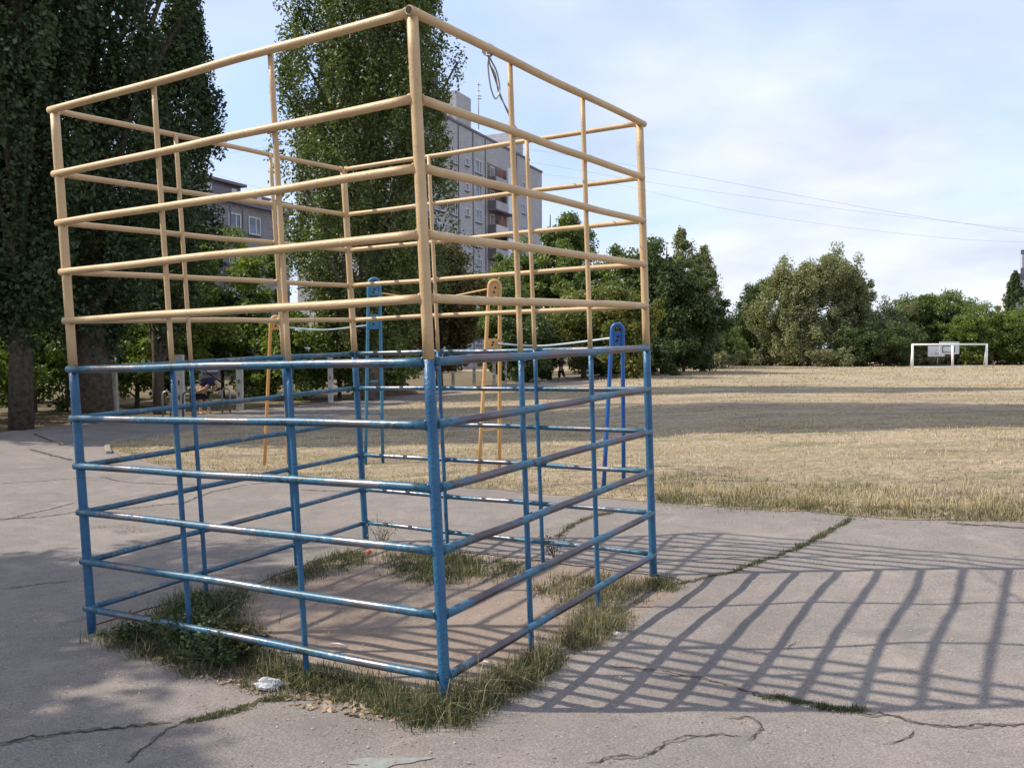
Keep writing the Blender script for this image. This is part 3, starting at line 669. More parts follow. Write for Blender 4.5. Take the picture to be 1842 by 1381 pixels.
# tall nine storey block
P1 = (XatY(984, 132), 132.); P0 = (XatY(712, 92.), 92.)
tb = empty('tall_apartment_block', (P0[0], P0[1], .3), 'nine storey pale brick apartment block behind the tall poplar', 'apartment block')
fa = Facade(P0, P1, .3, 12, tb); Lf = fa.L
zr = 28.3; fl = 2.97
u827, u853, u875, u931, u953 = [fa.u_of_px(q) for q in (827, 853, 875, 931, 953)]
fa.box('wall', 0, u953, 0, zr, -12, 0, MT['wall_tall'], uv=True)
fa.box('wall', u953, Lf, 0, zr-.4, -12, -.7, MT['wall_tall'], uv=True)
fa.box('roof_edge', -.2, u953+.1, zr, zr+.25, -.4, .15, MT['dark_band']); fa.box('roof_edge', u953+.1, Lf, zr-.4, zr-.15, -1.1, -.55, MT['dark_band'])
zp = AT(840, 205, 110)[2]
ua, ub_ = fa.u_of_px(790), fa.u_of_px(853)
fa.box('rooftop_room', fa.u_of_px(827), ub_, zr+.25, zr+3.9, -6, -.2, MT['wall_tall'], uv=True); fa.box('rooftop_room', ua-3, fa.u_of_px(826)-.3, zr+.25, zr+2.4, -7, -2.2, MT['parapet'])
fa.box('rooftop_room', fa.u_of_px(931), fa.u_of_px(945), zr+.0+.25, zr+3.0, -6, -.2, MT['wall_tall'], uv=True)
fa.box('chimney', fa.u_of_px(814), fa.u_of_px(820), zr+.3, zr+5.6, -3, -2, MT['dark_band'])
for px in (827, 853, 875, 931): fa.strip(px, .3, zr-.1)
for k in range(1, 10):
    z = 25.2-fl*(k-1)-.82
    for px, w, h, kd in ((819, 1.5, 1.65, 'two'), (842, .95, .9, 'one'), (862.5, 1.75, 1.6, 'two'), (925, .5, 1.5, 'one'), (943, 1.3, 1.3, 'one'), (958, 1.3, 1.4, 'two'), (790, 1.75, 1.6, 'two'), (766, 1.75, 1.6, 'two'), (740, .95, .9, 'one'), (722, 1.2, 1.6, 'two')):
        fu = fa.u_of_px(px)
        if px > 953:
            P0s = fa.P0.copy(); fa.P0 = fa.P0-fa.n*.7; fa.window(fu, z, w, h, kd); fa.P0 = P0s
        else: fa.window(fu, z, w, h, kd)
    # loggia stack: flat dark panel painted as recess shade, door, parapets, some glazed
    u0, u1 = fa.u_of_px(879), fa.u_of_px(913); um = fa.u_of_px(901)
    fa.box('loggia_shade_panel', u0, u1, z-1.75, z+1.05, 0, .04, MT['recess_shade'])
    fa.window(fa.u_of_px(887), z-.25, 1.3, 2.0, 'two'); 
    fa.box('floor_slab', u0-.05, u1+.05, z-1.93, z-1.75, 0, 1.25, MT['dark_band'])
    fa.box('balcony_parapet', u0, um, z-1.75, z-.72, 1.12, 1.2, MT['panel'] if k % 3 else MT['parapet'])
    fa.box('balcony_side', u0-.04, u0+.04, z-1.75, z-.72, .04, 1.12, MT['seam'])
    if k % 4 != 3: fa.box('balcony_glazing', um+.03, u1, z-1.75, z+1.0, .98, 1.2, MT['panel_w'])
    else: fa.box('balcony_parapet', um+.03, u1, z-1.75, z-.72, 1.12, 1.2, MT['panel'])
    if k % 2: fa.box('hanging_laundry', fa.u_of_px(892), fa.u_of_px(896), z-.6, z+.6, .8, .86, MT['red'])
    # other balcony column hidden mostly by trees
    v0, v1 = fa.u_of_px(750), fa.u_of_px(759)
    if k > 1: fa.box('balcony_parapet', v0, v1, z-1.75, z-.72, .02, 1.2, MT['panel'])
for z in np.arange(zr-fl*1.15, 2, -fl*2): fa.box('panel_joint', u953+.05, Lf-.02, z, z+.1, -.7, -.66, MT['seam'])
# antenna
ap = AT(861, 215, 108.); am = empty('roof_antenna', (ap[0], ap[1]+0, zr+.2), 'thin tall antenna mast with small crossbars on the roof of the tall block', 'antenna')
zt3 = AT(861, 148, 108.)[2]
b = MB(); b.tube([(ap[0], ap[1], zr), (ap[0], ap[1], zt3)], .05, 6); b.build('mast', MT['steel'], am)
for py, w in ((152, .35), (163, .3), (172, .5), (177, .5)):
    b = MB(); z = AT(861, py, 108.)[2]; b.tube([(ap[0]-w*.5, ap[1], z), (ap[0]+w*.7, ap[1], z-.1)], .05, 6); b.build('element', MT['steel'], am)
# five storey block behind the left trees
P0 = (XatY(120, 60.), 60.); P1 = (XatY(523, 82.), 82.)
lb = empty('low_apartment_block', (P0[0], P0[1], .3), 'five storey grey brick apartment block seen between the two groups of poplars', 'apartment block')
fb_ = Facade(P0, P1, .3, 12, lb)
zr2 = AT(430, 338, 76)[2]; um = fb_.u_of_px(438)
fb_.box('wall', 0, um, 0, zr2, -12, 0, MT['wall_low'], uv=True); fb_.box('wall', um, fb_.L, 0, zr2-1.0, -12, 0.0, MT['wall_low'], uv=True)
fb_.box('roof_edge', -.3, um+.1, zr2, zr2+.22, -2, .6, MT['dark_band']); fb_.box('roof_edge', um+.1, fb_.L+.2, zr2-1.0, zr2-.8, -2, .3, MT['dark_band'])
zc = AT(470, 372, 78)[2]
fb_.box('cornice_band', 0, fb_.L, zc-.2, zc+.85, 0, .5, MT['dark_band'])
for px in (417, 462, 372, 330): u = fb_.u_of_px(px); fb_.box('cornice_block', u-.3, u+.3, zc+.1, zc+.9, .5, .56, MT['parapet'])
for k in range(5):
    z = AT(460, 408, 78)[2]-k*2.9
    for px in (461, 378, 340, 300, 260, 220, 505): fb_.window(fb_.u_of_px(px), z, 1.5, 1.5, 'two')
    u = fb_.u_of_px(418); fb_.window(u+.5, z-.2, 1.5, 1.9, 'two')
    u0, u1 = fb_.u_of_px(396), fb_.u_of_px(420); fb_.box('balcony_parapet', u0, u1, z-1.9, z-.7, .02, 1.3, MT['dark_band']); fb_.box('balcony_post', u0, u0+.1, z-.7, z+1.2, 1.2, 1.3, MT['seam'])
    fb_.box('balcony_post', u1-.1, u1, z-.7, z+1.2, 1.2, 1.3, MT['seam'])
# building at the right edge with a mast tower
Yb = 150.
rb_ = empty('distant_grey_building', (XatY(1850, Yb), Yb, .3), 'pale grey building showing above the bushes at the right edge', 'building')
fr = Facade((XatY(1828, Yb), Yb), (XatY(2060, Yb+10), Yb+10), .3, 10, rb_); zt4 = AT(1835, 502, Yb)[2]
fr.box('wall', 0, fr.L, 0, zt4, -2.5, 0, MT['parapet']); fr.box('roof_edge', -.3, fr.L, zt4, zt4+.9, -.5, .5, MT['dark_band'])
fr.box('wall', -1.3, -.05, 0, AT(1820, 526, Yb)[2], -1.5, 1.2, MT['panel'])
fr.box('wall', -2.8, -1.35, 0, AT(1805, 534, Yb)[2], -1.5, .6, MT['parapet'])
for k in range(5):
    for i in range(6): fr.window(2+i*3.4, zt4-2.4-k*3, 1.7, 1.7, 'two')
tw = empty('mobile_mast_tower', (XatY(1846, Yb+14), Yb+14, .3), 'dark tower carrying small aerials at the right edge of the picture', 'tower')
x_ = XatY(1846.5, Yb+14); b = MB(); zt5 = AT(1845, 449, Yb+14)[2]; b.box((x_, Yb+14, zt5/2), (2*(x_-XatY(1838, Yb+14)), 1.6, zt5)); b.build('shaft', MT['dark'], tw, smooth=False)
for py in (462, 470, 478): 
    b = MB(); b.box((XatY(1836.6, Yb+13), Yb+13, AT(1836, py, Yb+13)[2]), (.35, .3, .75)); b.build('aerial', MT['parapet'], tw, smooth=False)
for z in np.linspace(5, zt5-1, 9):
    b = MB(); b.box((x_, Yb+13.15, z), (1.66, .08, .14)); b.build('ledge', MT['seam'], tw, smooth=False)

# ------------------------------------------------------------------ power lines
def wire_line(px, Y0, Y1, label, r=.018):
    n = len(px); pts = [AT(q[0], q[1], Y0+(Y1-Y0)*i/(n-1)) for i, q in enumerate(px)]
    b = MB(); b.tube(catm(pts, 6), r*.6, 5); o = b.build('power_line', MT['cable'], loc=tuple(pts[0])); tag(o, label, 'power line', 'power lines over the field')
wire_line([(700, 246), (900, 262), (1180, 305), (1400, 345), (1600, 381), (1842, 418), (2100, 455)], 70, 60, 'uppermost thin power line sloping over the field to the right', .014)
wire_line([(700, 266), (930, 289), (1180, 330), (1400, 361), (1600, 387), (1842, 413), (2100, 440)], 75, 62, 'middle power line crossing the upper one near the right edge', .012)
wire_line([(900, 305), (1100, 330), (1300, 375), (1500, 406), (1700, 428), (1842, 436), (2100, 448)], 75, 62, 'lowest thin power line just above the far trees', .012)
wire_line([(250, 298), (360, 283), (500, 262), (640, 240), (760, 216)], 60, 60, 'power line in the sky gap left of the tall poplar', .01)
wire_line([(280, 268), (400, 318), (520, 350), (700, 380)], 68, 68, 'thin line just above the roof of the five storey block', .01)

# ------------------------------------------------------------------ foliage
def leafcloud(C, Srad, per, size, seed, flat=.35, col=None, aspect=.62):
    """C: clump centres (n,3); Srad: clump radii (n,3); per: leaves per clump"""
    r = np.random.default_rng(seed); n = len(C)
    rep = np.repeat(np.arange(n), per); m = len(rep)
    d = nrm(r.normal(0, 1, (m, 3))); rad = r.random(m)**.45
    P = C[rep]+d*rad[:, None]*Srad[rep]*(1+.05*r.normal(0, 1, (m, 1)))
    nv = nrm(d*.6+r.normal(0, .75, (m, 3))+np.array([0, 0, flat]))
    a = nrm(np.cross(nv, r.normal(0, 1, (m, 3)))); b_ = np.cross(nv, a)
    sz = size*(.6+.8*r.random(m))[:, None]
    V = np.stack([P-a*sz*.5, P+b_*sz*.5*aspect-a*sz*.05, P+a*sz*.5, P-b_*sz*.5*aspect-a*sz*.05], 1).reshape(-1, 3)
    cl = r.random(n); base = (cl[rep]*.45+r.random(m)*.5) if col is None else np.clip(col[rep]*.6+r.random(m)*.45, 0, 1)
    v = np.repeat(np.clip(base, 0, 1), 4)
    return V, np.arange(m*4).reshape(-1, 4), v
def limbs(b, base, H, rt, C, k, seed, bend=.25):
    r = np.random.default_rng(seed); x, y, z = base
    ph = r.random()*6
    tp = lambda t_: np.array([x+bend*math.sin(3*t_+ph)*t_, y+bend*math.cos(2.5*t_+ph)*t_, z-.1+H*t_])
    pts = [tp(t_) for t_ in np.linspace(0, 1, 9)]; b.tube(pts, [rt*1.25]+[rt*(1-.93*t_)+.01 for t_ in np.linspace(.1, 1, 8)], 12)
    for i in r.choice(len(C), min(k, len(C)), replace=False):
        c = C[i]; hh = (c[2]-z)/H; t0 = max(.12, min(.92, hh-.12-.12*r.random())); a = tp(t0); rr = rt*(1-.93*t0)*.5+.008
        md = (a+c)/2+np.array([0, 0, -.08*np.linalg.norm(c-a)]); b.tube([a, md, c], [rr, rr*.6, rr*.2], 6, False)
def tree(name, base, H, label, cat, leafm, n, leaf, shape, seed, rt=.25, z0=.25, nclump=120, cs=.5, w=3., group=None, bark='bark', limbn=26, wy=None, lean=(0, 0), lobes=None, proto=None, per_col=None, pw=None):
    base = np.array(base, float); r = np.random.default_rng(seed); wy = wy or w
    root = empty(name, tuple(base), label, cat, group)
    C = []; Sr = []
    tries = 0
    while len(C) < nclump and tries < nclump*60:
        tries += 1
        if shape == 'poplar':
            t_ = r.random()**.85; prof = (min(1, (t_/.16)**.6)*(1-max(0, (t_-.45)/.55)**1.7*.93))
            a = r.random()*6.283; rho = r.random()**.42; irr = 1+.15*math.sin(3*a+9*t_+seed)+.10*math.sin(7*t_*6+2*a)+.08*math.sin(11*a-31*t_)
            c = np.array([w*prof*irr*rho*math.cos(a), wy*prof*irr*rho*math.sin(a), H*(z0+(1-z0)*t_)]); s = cs*(.6+.7*r.random())*(.6+.4*prof)
            S3 = np.array([s*.85, s*.85, s*2.3])
        elif shape == 'round':
            d = r.normal(0, 1, 3); d /= np.linalg.norm(d); rho = r.random()**.4
            irr = 1+.20*math.sin(3*math.atan2(d[1], d[0])+seed)+.16*math.sin(5*d[2]*2+seed*2+2*d[0])
            c = np.array([w*d[0]*rho*irr, wy*d[1]*rho*irr, H*(z0+(1-z0)*.5)+H*(1-z0)*.5*d[2]*rho*irr*.98]); s = cs*(.55+.8*r.random()); S3 = np.array([s, s, s*.75])
        elif shape == 'lobes':
            L = lobes[r.integers(len(lobes))]; d = r.normal(0, 1, 3); d /= np.linalg.norm(d); rho = r.random()**.45
            irr = 1+.18*math.sin(4*math.atan2(d[1], d[0])+seed+L[0])
            c = np.array([L[0], L[1], L[2]])+d*rho*irr*np.array([L[3], L[4] if len(L) > 5 else L[3], L[-1]]); s = cs*(.55+.8*r.random()); S3 = np.array([s, s, s*(.75 if 'willow' not in label else 1.3)])
        if c[2] < .15*H*0+.1: continue
        c[0] += lean[0]*c[2]/H; c[1] += lean[1]*c[2]/H
        C.append(c); Sr.append(S3)
    C = np.array(C); Sr = np.array(Sr)
    # silhouette clumps thin out, inner ones are full
    V, Fq, v = leafcloud(C, Sr, max(1, n//len(C)), leaf, seed+5, col=per_col(C, r) if per_col else None)
    cr_ = npmesh('crown', V, Fq, v, leafm, 4, root)
    b = MB(); limbs(b, (0, 0, 0), H*.95, rt, C, limbn, seed+9, bend=.02*H); tk = b.build('trunk', MT[bark], loc=(0, 0, 0)); tk.parent = root
    return root
def dup(root, loc, rz, sc, label, group=None):
    r = root.copy(); COL.objects.link(r); r.location = loc; r.rotation_euler = (0, 0, rz); r.scale = (sc[0], sc[0], sc[1]); r['label'] = label
    if group: r['group'] = group
    for ch in list(root.children):
        c = ch.copy(); COL.objects.link(c); c.parent = r
    return r
def TB(px, Y): x = XatY(px, Y); return (x, Y, float(gz(x, Y)))
# left poplars
gA = 'poplars at the left edge'
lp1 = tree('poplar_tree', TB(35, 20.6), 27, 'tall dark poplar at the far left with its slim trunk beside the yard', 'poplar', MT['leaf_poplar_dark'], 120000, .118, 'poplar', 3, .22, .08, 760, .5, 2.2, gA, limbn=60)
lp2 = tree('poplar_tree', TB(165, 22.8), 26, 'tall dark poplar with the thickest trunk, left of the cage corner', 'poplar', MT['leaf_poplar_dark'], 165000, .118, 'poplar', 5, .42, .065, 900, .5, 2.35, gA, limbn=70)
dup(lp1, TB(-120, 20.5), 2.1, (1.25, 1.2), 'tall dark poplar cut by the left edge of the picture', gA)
# middle poplar
mp_ = tree('poplar_tree', TB(668, 33.), 23.5, 'very tall free standing poplar rising behind the middle of the cage', 'poplar', MT['leaf_poplar'], 235000, .12, 'poplar', 12, .42, .06, 1150, .5, 3.0, None, limbn=80, bark='bark2')
gA0 = 'poplars outside the left of the picture'
# trees outside the frame on the left which throw the dappled shade on the yard
yt = tree('maple_tree', (-11.6, 3.2, float(gz(-11.6, 3.2))), 9.5, 'leafy tree beside the yard outside the left of the picture', 'tree', MT['leaf_mid'], 30000, .17, 'round', 21, .2, .40, 180, .6, 3.4, None)
dup(yt, (-10.4, 6.7, float(gz(-10.4, 6.7))), 1.2, (.5, .95), 'leafy tree outside the left of the picture, the farther of the two by the yard')
yt2 = tree('poplar_tree', (-14.2, 19.1, float(gz(-14.2, 19.1))), 33, 'very tall poplar just outside the left of the picture', 'poplar', MT['leaf_poplar'], 52000, .42, 'poplar', 22, .4, .10, 600, .7, 1.95, gA0)
dup(yt2, (-16.6, 20.9, float(gz(-16.6, 20.9))), 2., (.9, 1.05), 'very tall poplar outside the left of the picture, the farther one', gA0)
# right edge of the left group: leaning side branches
tree('poplar_tree', TB(285, 26.), 12.2, 'shorter dark poplar leaning right at the edge of the left group', 'poplar', MT['leaf_poplar_dark'], 42000, .115, 'poplar', 31, .15, .2, 240, .42, 1.25, gA, lean=(.95, 0))
# undergrowth on the left
ug = [(-60, 24, 3.6, 2.4, 'bright', 41), (60, 27, 3.2, 2.0, 'mid', 42), (120, 30, 4.4, 2.4, 'mid', 43), (245, 29, 3.0, 2.2, 'bright', 44), (345, 30, 6.4, 2.2, 'bright', 45), (400, 36, 5.6, 2.6, 'dark', 46), (440, 36, 5.6, 2.2, 'bright', 47), (290, 38, 8.5, 3.0, 'dark', 48), (190, 36, 8.0, 3.4, 'dark', 49), (480, 34, 2.6, 1.4, 'bright', 50), (548, 33.5, 3.2, 1.7, 'bright', 51), (610, 35, 2.8, 1.6, 'bright', 52), (690, 37, 2.6, 1.5, 'mid', 53), (20, 33, 7, 3.4, 'dark', 54)]
ugl = ['sunlit bush at the far left edge behind the slim trunk', 'low sunlit bush between the two left poplar trunks', 'mid green bush right behind the thick poplar trunk', 'sunlit bush beside the white concrete posts', 'bright green small tree seen through the left part of the cage', 'dark bush behind the bending person', 'bright shrub behind the left side of the orange loop post', 'dark leafy tree below the five storey block', 'dark tree behind the thick poplar', 'low bright shrub left of the orange loop post', 'sunlit shrub at the left foot of the tall poplar', 'sunlit shrub at the foot of the tall poplar, right of its neighbour', 'small shrub right of the tall poplar base', 'dark tree in the background at the far left']
for (px, Y, H, w, k, sd_), lb_ in zip(ug, ugl):
    tree('leafy_bush' if H < 5 else 'leafy_tree', TB(px, Y), H, lb_, 'bush' if H < 5 else 'tree', MT['leaf_'+k], 9000 if H < 5 else 17000, .15, 'round', sd_, .07, .02 if H < 5 else .08, 60, .45, w, None, limbn=14)
# rusty chestnut tree right of the poplar
tree('chestnut_tree', TB(790, 44), 7.2, 'tree with rusty orange turning leaves in front of the tall block', 'tree', MT['leaf_rust'], 26000, .2, 'round', 61, .16, .16, 90, .55, 2.3, None, limbn=40)
tree('chestnut_tree', TB(722, 42), 7.8, 'rusty dark tree right behind the tall poplar', 'tree', MT['leaf_rust'], 20000, .19, 'round', 62, .16, .1, 80, .55, 2.0, None)
# mid-right green trees
tree('broadleaf_tree', TB(985, 62), 11.6, 'green tree with an uneven pointed top right of the tall block', 'tree', MT['leaf_mid'], 48000, .2, 'lobes', 63, .25, .1, 300, .62, 3, None, lobes=[(0, 0, 5.5, 3.2, 4.2), (1.4, 0, 8.9, 1.5, 1.9), (-1.6, 0, 6.8, 2.2, 1.8), (1.8, 0, 5, 2.5, 3.8)])
tree('broadleaf_tree', TB(1110, 58), 8.8, 'broad green tree behind the right part of the cage', 'tree', MT['leaf_mid'], 48000, .2, 'lobes', 64, .25, .05, 300, .62, 3, None, lobes=[(0, 0, 4.5, 3.3, 3.9), (1.9, 0, 5.2, 2.2, 3.0), (-2, 0, 4.2, 2.4, 3.4)])
tree('broadleaf_tree', TB(1195, 56), 8.4, 'dark green tree just right of the cage corner', 'tree', MT['leaf_dark'], 48000, .2, 'lobes', 65, .25, .05, 300, .62, 3, None, lobes=[(0, 0, 4.2, 2.6, 4.1), (1.7, 0, 3.2, 2.0, 3.0), (-1.0, 0, 5.2, 2.0, 2.9)])
tree('yellowing_tree', TB(1050, 50), 5.6, 'yellowing small tree seen through the right part of the cage', 'tree', MT['leaf_yellow'], 22000, .19, 'round', 66, .14, .02, 100, .6, 2.0, None)
tree('yellowing_tree', TB(1130, 47), 4.9, 'yellowish bush behind the deep blue loop post', 'bush', MT['leaf_yellow'], 20000, .18, 'round', 67, .12, .01, 90, .55, 1.5, None)
tree('yellowing_tree', TB(905, 52), 6.6, 'green and yellow tree left of the cream loop post top', 'tree', MT['leaf_mid'], 20000, .2, 'round', 68, .14, .1, 90, .6, 1.8, None)
tree('leafy_bush', TB(945, 48), 3.4, 'low dark bush behind the cream loop post', 'bush', MT['leaf_dark'], 12000, .19, 'round', 69, .1, .01, 60, .5, 2.0, None)
tree('leafy_bush', TB(1230, 62), 4.6, 'dark low bush at the left end of the field', 'bush', MT['leaf_dark'], 14000, .24, 'round', 70, .1, .0, 60, .6, 2.2, None)
# far side of the field
tree('birch_tree', TB(1226, 72), 10.9, 'pale airy tree with wispy top between the dark tree and the gap', 'tree', MT['leaf_grey'], 15000, .17, 'poplar', 71, .14, .12, 150, .42, 1.7, None, bark='bark2', limbn=60)
tree('birch_tree', TB(1266, 76), 10.0, 'thin pale poplar with bare twigs left of the gap in the trees', 'tree', MT['leaf_grey'], 15000, .17, 'poplar', 72, .12, .05, 150, .42, 1.8, None, bark='bark2', limbn=70)
far = [
 (1345, 88, 8.2, 'dark poplar leaning at the left shoulder of the willow', 'dark', [(0, 0, 4, 1.6, 3.6), (1.2, 0, 6.4, 1.0, 1.5), (2.0, 0, 7.2, .7, .9)], 75),
 (1455, 84, 10.8, 'largest grey green willow with a high rounded crown across the field', 'grey', [(-1.6, 0, 6.6, 3.3, 3.0), (2.8, 0, 7.6, 2.6, 2.6), (-3.4, 0, 4.2, 2.6, 2.6), (-1.2, 0, 7.8, 2.3, 2.0), (.5, 0, 4.0, 3.6, 2.8), (4.2, 0, 6.8, 1.6, 2.0), (-1.4, -1.2, 2.4, 2.4, 2.0), (1.8, -.6, 8.6, 1.9, 2.0), (.2, 0, 7.0, 2.2, 2.2)], 76),
 (1555, 86, 7.4, 'brownish olive tree right of the large willow', 'olive', [(0, 0, 4.0, 2.8, 3.0), (-2.2, -.5, 3.2, 2.2, 2.2), (2.4, 0, 3.5, 2.4, 2.7)], 77),
 (1632, 90, 7.6, 'dark tree behind the left goal post', 'mid', [(0, 0, 3.6, 2.6, 3.4), (1.5, 0, 5.4, 1.6, 1.6)], 78),
 (1700, 90, 8.2, 'rounded green tree behind the basketball boards', 'mid', [(0, 0, 4.6, 3.0, 3.2), (-1.5, 0, 3.6, 2.6, 2.8), (2, 0, 3.8, 2.6, 3.2)], 79),
 (1775, 84, 6.2, 'brighter green dense tree right of the goal', 'bright', [(0, 0, 3.2, 2.8, 2.8), (2.0, 0, 3.0, 2.6, 2.5), (-1.8, 0, 2.6, 2.0, 2.3)], 80),
 (1858, 84, 6.0, 'green bushy tree cut by the right edge', 'mid', [(0, 0, 3, 3.0, 2.8), (-2.0, 0, 2.6, 2.2, 2.4)], 81),
 (1375, 90, 6.4, 'mid green tree in front of the willow on its left', 'mid', [(0, 0, 3.0, 2.4, 3.0), (-1.6, 0, 2.2, 1.8, 2.0)], 82),
 (1320, 92, 5.0, 'small dark tree in the gap of the far tree line', 'dark', [(0, 0, 2.3, 1.8, 2.4), (-1.6, 0, 1.8, 1.6, 1.8), (-1.2, 0, 3.7, .6, .9)], 83),
 (1600, 80, 4.4, 'dark low bush in front of the far trees, left of the goal', 'dark', [(0, 0, 2, 2.8, 2.0), (-3, 0, 1.8, 2.2, 1.6)], 84)]
for px, Y, H, lb_, k, lo_, sd_ in far:
    tree('willow_tree' if 'willow with' in lb_ else 'broadleaf_tree' if H > 5 else 'leafy_bush', TB(px, Y), H, lb_, 'tree' if H > 5 else 'bush', MT['leaf_'+k], 38000 if H < 10 else 100000, .18, 'lobes', sd_, .2, .05, 240 if H < 10 else 520, .62, 3, 'trees across the far side of the field', lobes=lo_, limbn=30)
for px, Y, H, w, k, sd_, lb_ in ((1165, 53, 2.8, 2.4, 'dark', 171, 'dark low bush under the dark green tree right of the cage'), (1290, 80, 3.6, 2.6, 'mid', 172, 'mid green bush filling the foot of the gap in the trees'), (1085, 54, 2.4, 2.0, 'mid', 173, 'low green bush left of the deep blue loop post')):
    tree('leafy_bush', TB(px, Y), H, lb_, 'bush', MT['leaf_'+k], 16000, .18, 'round', sd_, .07, .0, 80, .5, w, None, limbn=14)
lowb = tree('leafy_bush', TB(1500, 79), 1.6, 'low olive bush at the foot of the large willow', 'bush', MT['leaf_olive'], 5000, .22, 'round', 90, .05, .0, 40, .5, 2.6, 'low bushes along the far edge of the field', limbn=6)
ll = [(1340, 'low bush at the left foot of the far trees'), (1415, 'low bush under the left side of the large willow'), (1630, 'low bush just left of the goal'), (1690, 'low bush behind the goal mouth'), (1745, 'low bush behind the right goal half'), (1815, 'low bush right of the goal at the picture edge'), (1270, 'low bush by the tiny white frame')]
for i, (px, lb_) in enumerate(ll): dup(lowb, TB(px, 86 if px != 1270 else 72), i*1.3, (1.1+.1*(i % 3), 1.+.15*(i % 2)), lb_, 'low bushes along the far edge of the field')
cf = tree('conifer_tree', TB(1823, 130), 12.5, 'dark small conifer rising beside the grey building at the right', 'conifer', MT['leaf_dark'], 6000, .34, 'poplar', 91, .15, .5, 70, .42, 1.05, None, limbn=10)
# distant tree belt closing the horizon
belt = []
r = np.random.default_rng(5); C = []
for i in range(900):
    a = -1.25+2.5*r.random(); d_ = 170+r.random()*60
    if -.02 < a < .03 and False: continue
    C.append((d_*math.sin(a), d_*math.cos(a), 1+r.random()**.8*6.0*(1+.3*math.sin(9*a))))
C = np.array(C); Sr = np.ones((900, 3))*[2.6, 2.6, 2.0]
V, Fq, v = leafcloud(C, Sr, 60, 1.0, 6); tag(npmesh('distant_woodland', V, Fq, v, MT['leaf_dark'], 4), 'dark far belt of woodland closing the horizon', 'woodland', None, 'stuff')

# ------------------------------------------------------------------ concrete posts, hoops, mound behind the island
posts = [(195, 742, 645, 'first whitewashed concrete post right of the thick poplar trunk', 1), (208, 742, 648, 'concrete post leaning against the first whitewashed post', 0), (325, 748, 650, 'whitewashed concrete post beside the dark arched hoop', 1), (432, 737, 655, 'whitewashed concrete post right of the bending person', 1), (595, 724, 655, 'grey concrete post at the foot of the tall poplar', 0), (639, 712, 655, 'thin grey concrete post behind the faded blue loop post', 0), (727, 700, 650, 'grey concrete post left of the near cage corner', 0), (815, 694, 652, 'spotted concrete post right of the near cage corner', 1), (853, 692, 652, 'spotted concrete post left of the cream loop post', 1), (889, 692, 655, 'grey concrete post behind the cream loop post', 0), (910, 691, 655, 'slim white post right of the cream loop post', 1), (945, 687, 655, 'slim white post behind the right cage uprights', 1)]
for px, py, pt, lb_, wh in posts:
    g = G(px, py); Y = g[1]; H = AT(px, pt-12, Y)[2]-g[2]; w = {195: .15, 208: .17, 325: .2, 432: .18, 910: .1, 945: .1}.get(px, .16)
    b = MB(); n = 8; top = np.array([g[0]-.06*(px < 250), Y, g[2]+H])
    for i in range(n):
        t0, t1 = i/n, (i+1)/n; p = g+(top-g)*(t0+t1)/2; ww = w*(1+.06*random.uniform(-1, 1)); b.box((p[0], p[1], p[2]), (ww, ww*.9, H/n+.002), 0)
    e = empty('concrete_post', tuple(g), lb_, 'post', 'old concrete fence posts')
    o = b.build('shaft', MT['lime'] if wh else MT['concrete'], e, smooth=False)
    cb = MB(); 
    for q in range(3): cb.box((top[0], Y-w*.47, g[2]+H*(.3+.25*q)), (.035, .03, .12))
    cb.build('chipped_hole', MT['dark'], e, smooth=False)
for px, py, w, h, lb_, mt in ((192, 742, 14, 26, 'dark hoop half hidden behind the first concrete post', 'dark'), (338, 750, 17, 46, 'dark arched metal hoop in front of the concrete post', 'dark'), (300, 748, 14, 44, 'pale arched metal hoop left of the bending person', 'steel'), (407, 742, 14, 44, 'pale arched metal hoop right of the bending person', 'steel')):
    g = G(px, py); Y = g[1]; ww = dsize(w, Y)/2; hh = dsize(h, Y)
    pts = [(g[0]-ww, Y, g[2]-.05), (g[0]-ww, Y, g[2]+hh-ww)]+[(g[0]-ww*math.cos(a), Y, g[2]+hh-ww+ww*math.sin(a)) for a in np.linspace(.2, 2.94, 8)]+[(g[0]+ww, Y, g[2]+hh-ww), (g[0]+ww, Y, g[2]-.05)]
    b = MB(); b.tube(pts, .028, 8); e = b.build('metal_hoop', MT[mt], loc=tuple(g)); tag(e, lb_, 'hoop', 'arched metal hoops beside the path')
# low rubble mound
g = G(690, 712); b = MB(); n1, n2 = 9, 18; vs = []
for i in range(n1+1):
    th = math.pi/2*i/n1
    for j in range(n2):
        ph = 2*math.pi*j/n2; q = 1+.18*math.sin(3*ph+i)+.1*math.sin(7*ph)
        vs.append((g[0]+1.1*q*math.cos(th)*math.cos(ph), g[1]+1.0+.8*q*math.cos(th)*math.sin(ph), g[2]-.03+.45*math.sin(th)*q))
b.add(vs, [(i*n2+j, i*n2+(j+1) % n2, (i+1)*n2+(j+1) % n2, (i+1)*n2+j) for i in range(n1) for j in range(n2)])
tag(b.build('earth_mound', MT['ground'], loc=tuple(g)), 'low brown earth mound beside the path behind the faded blue loop post', 'mound')

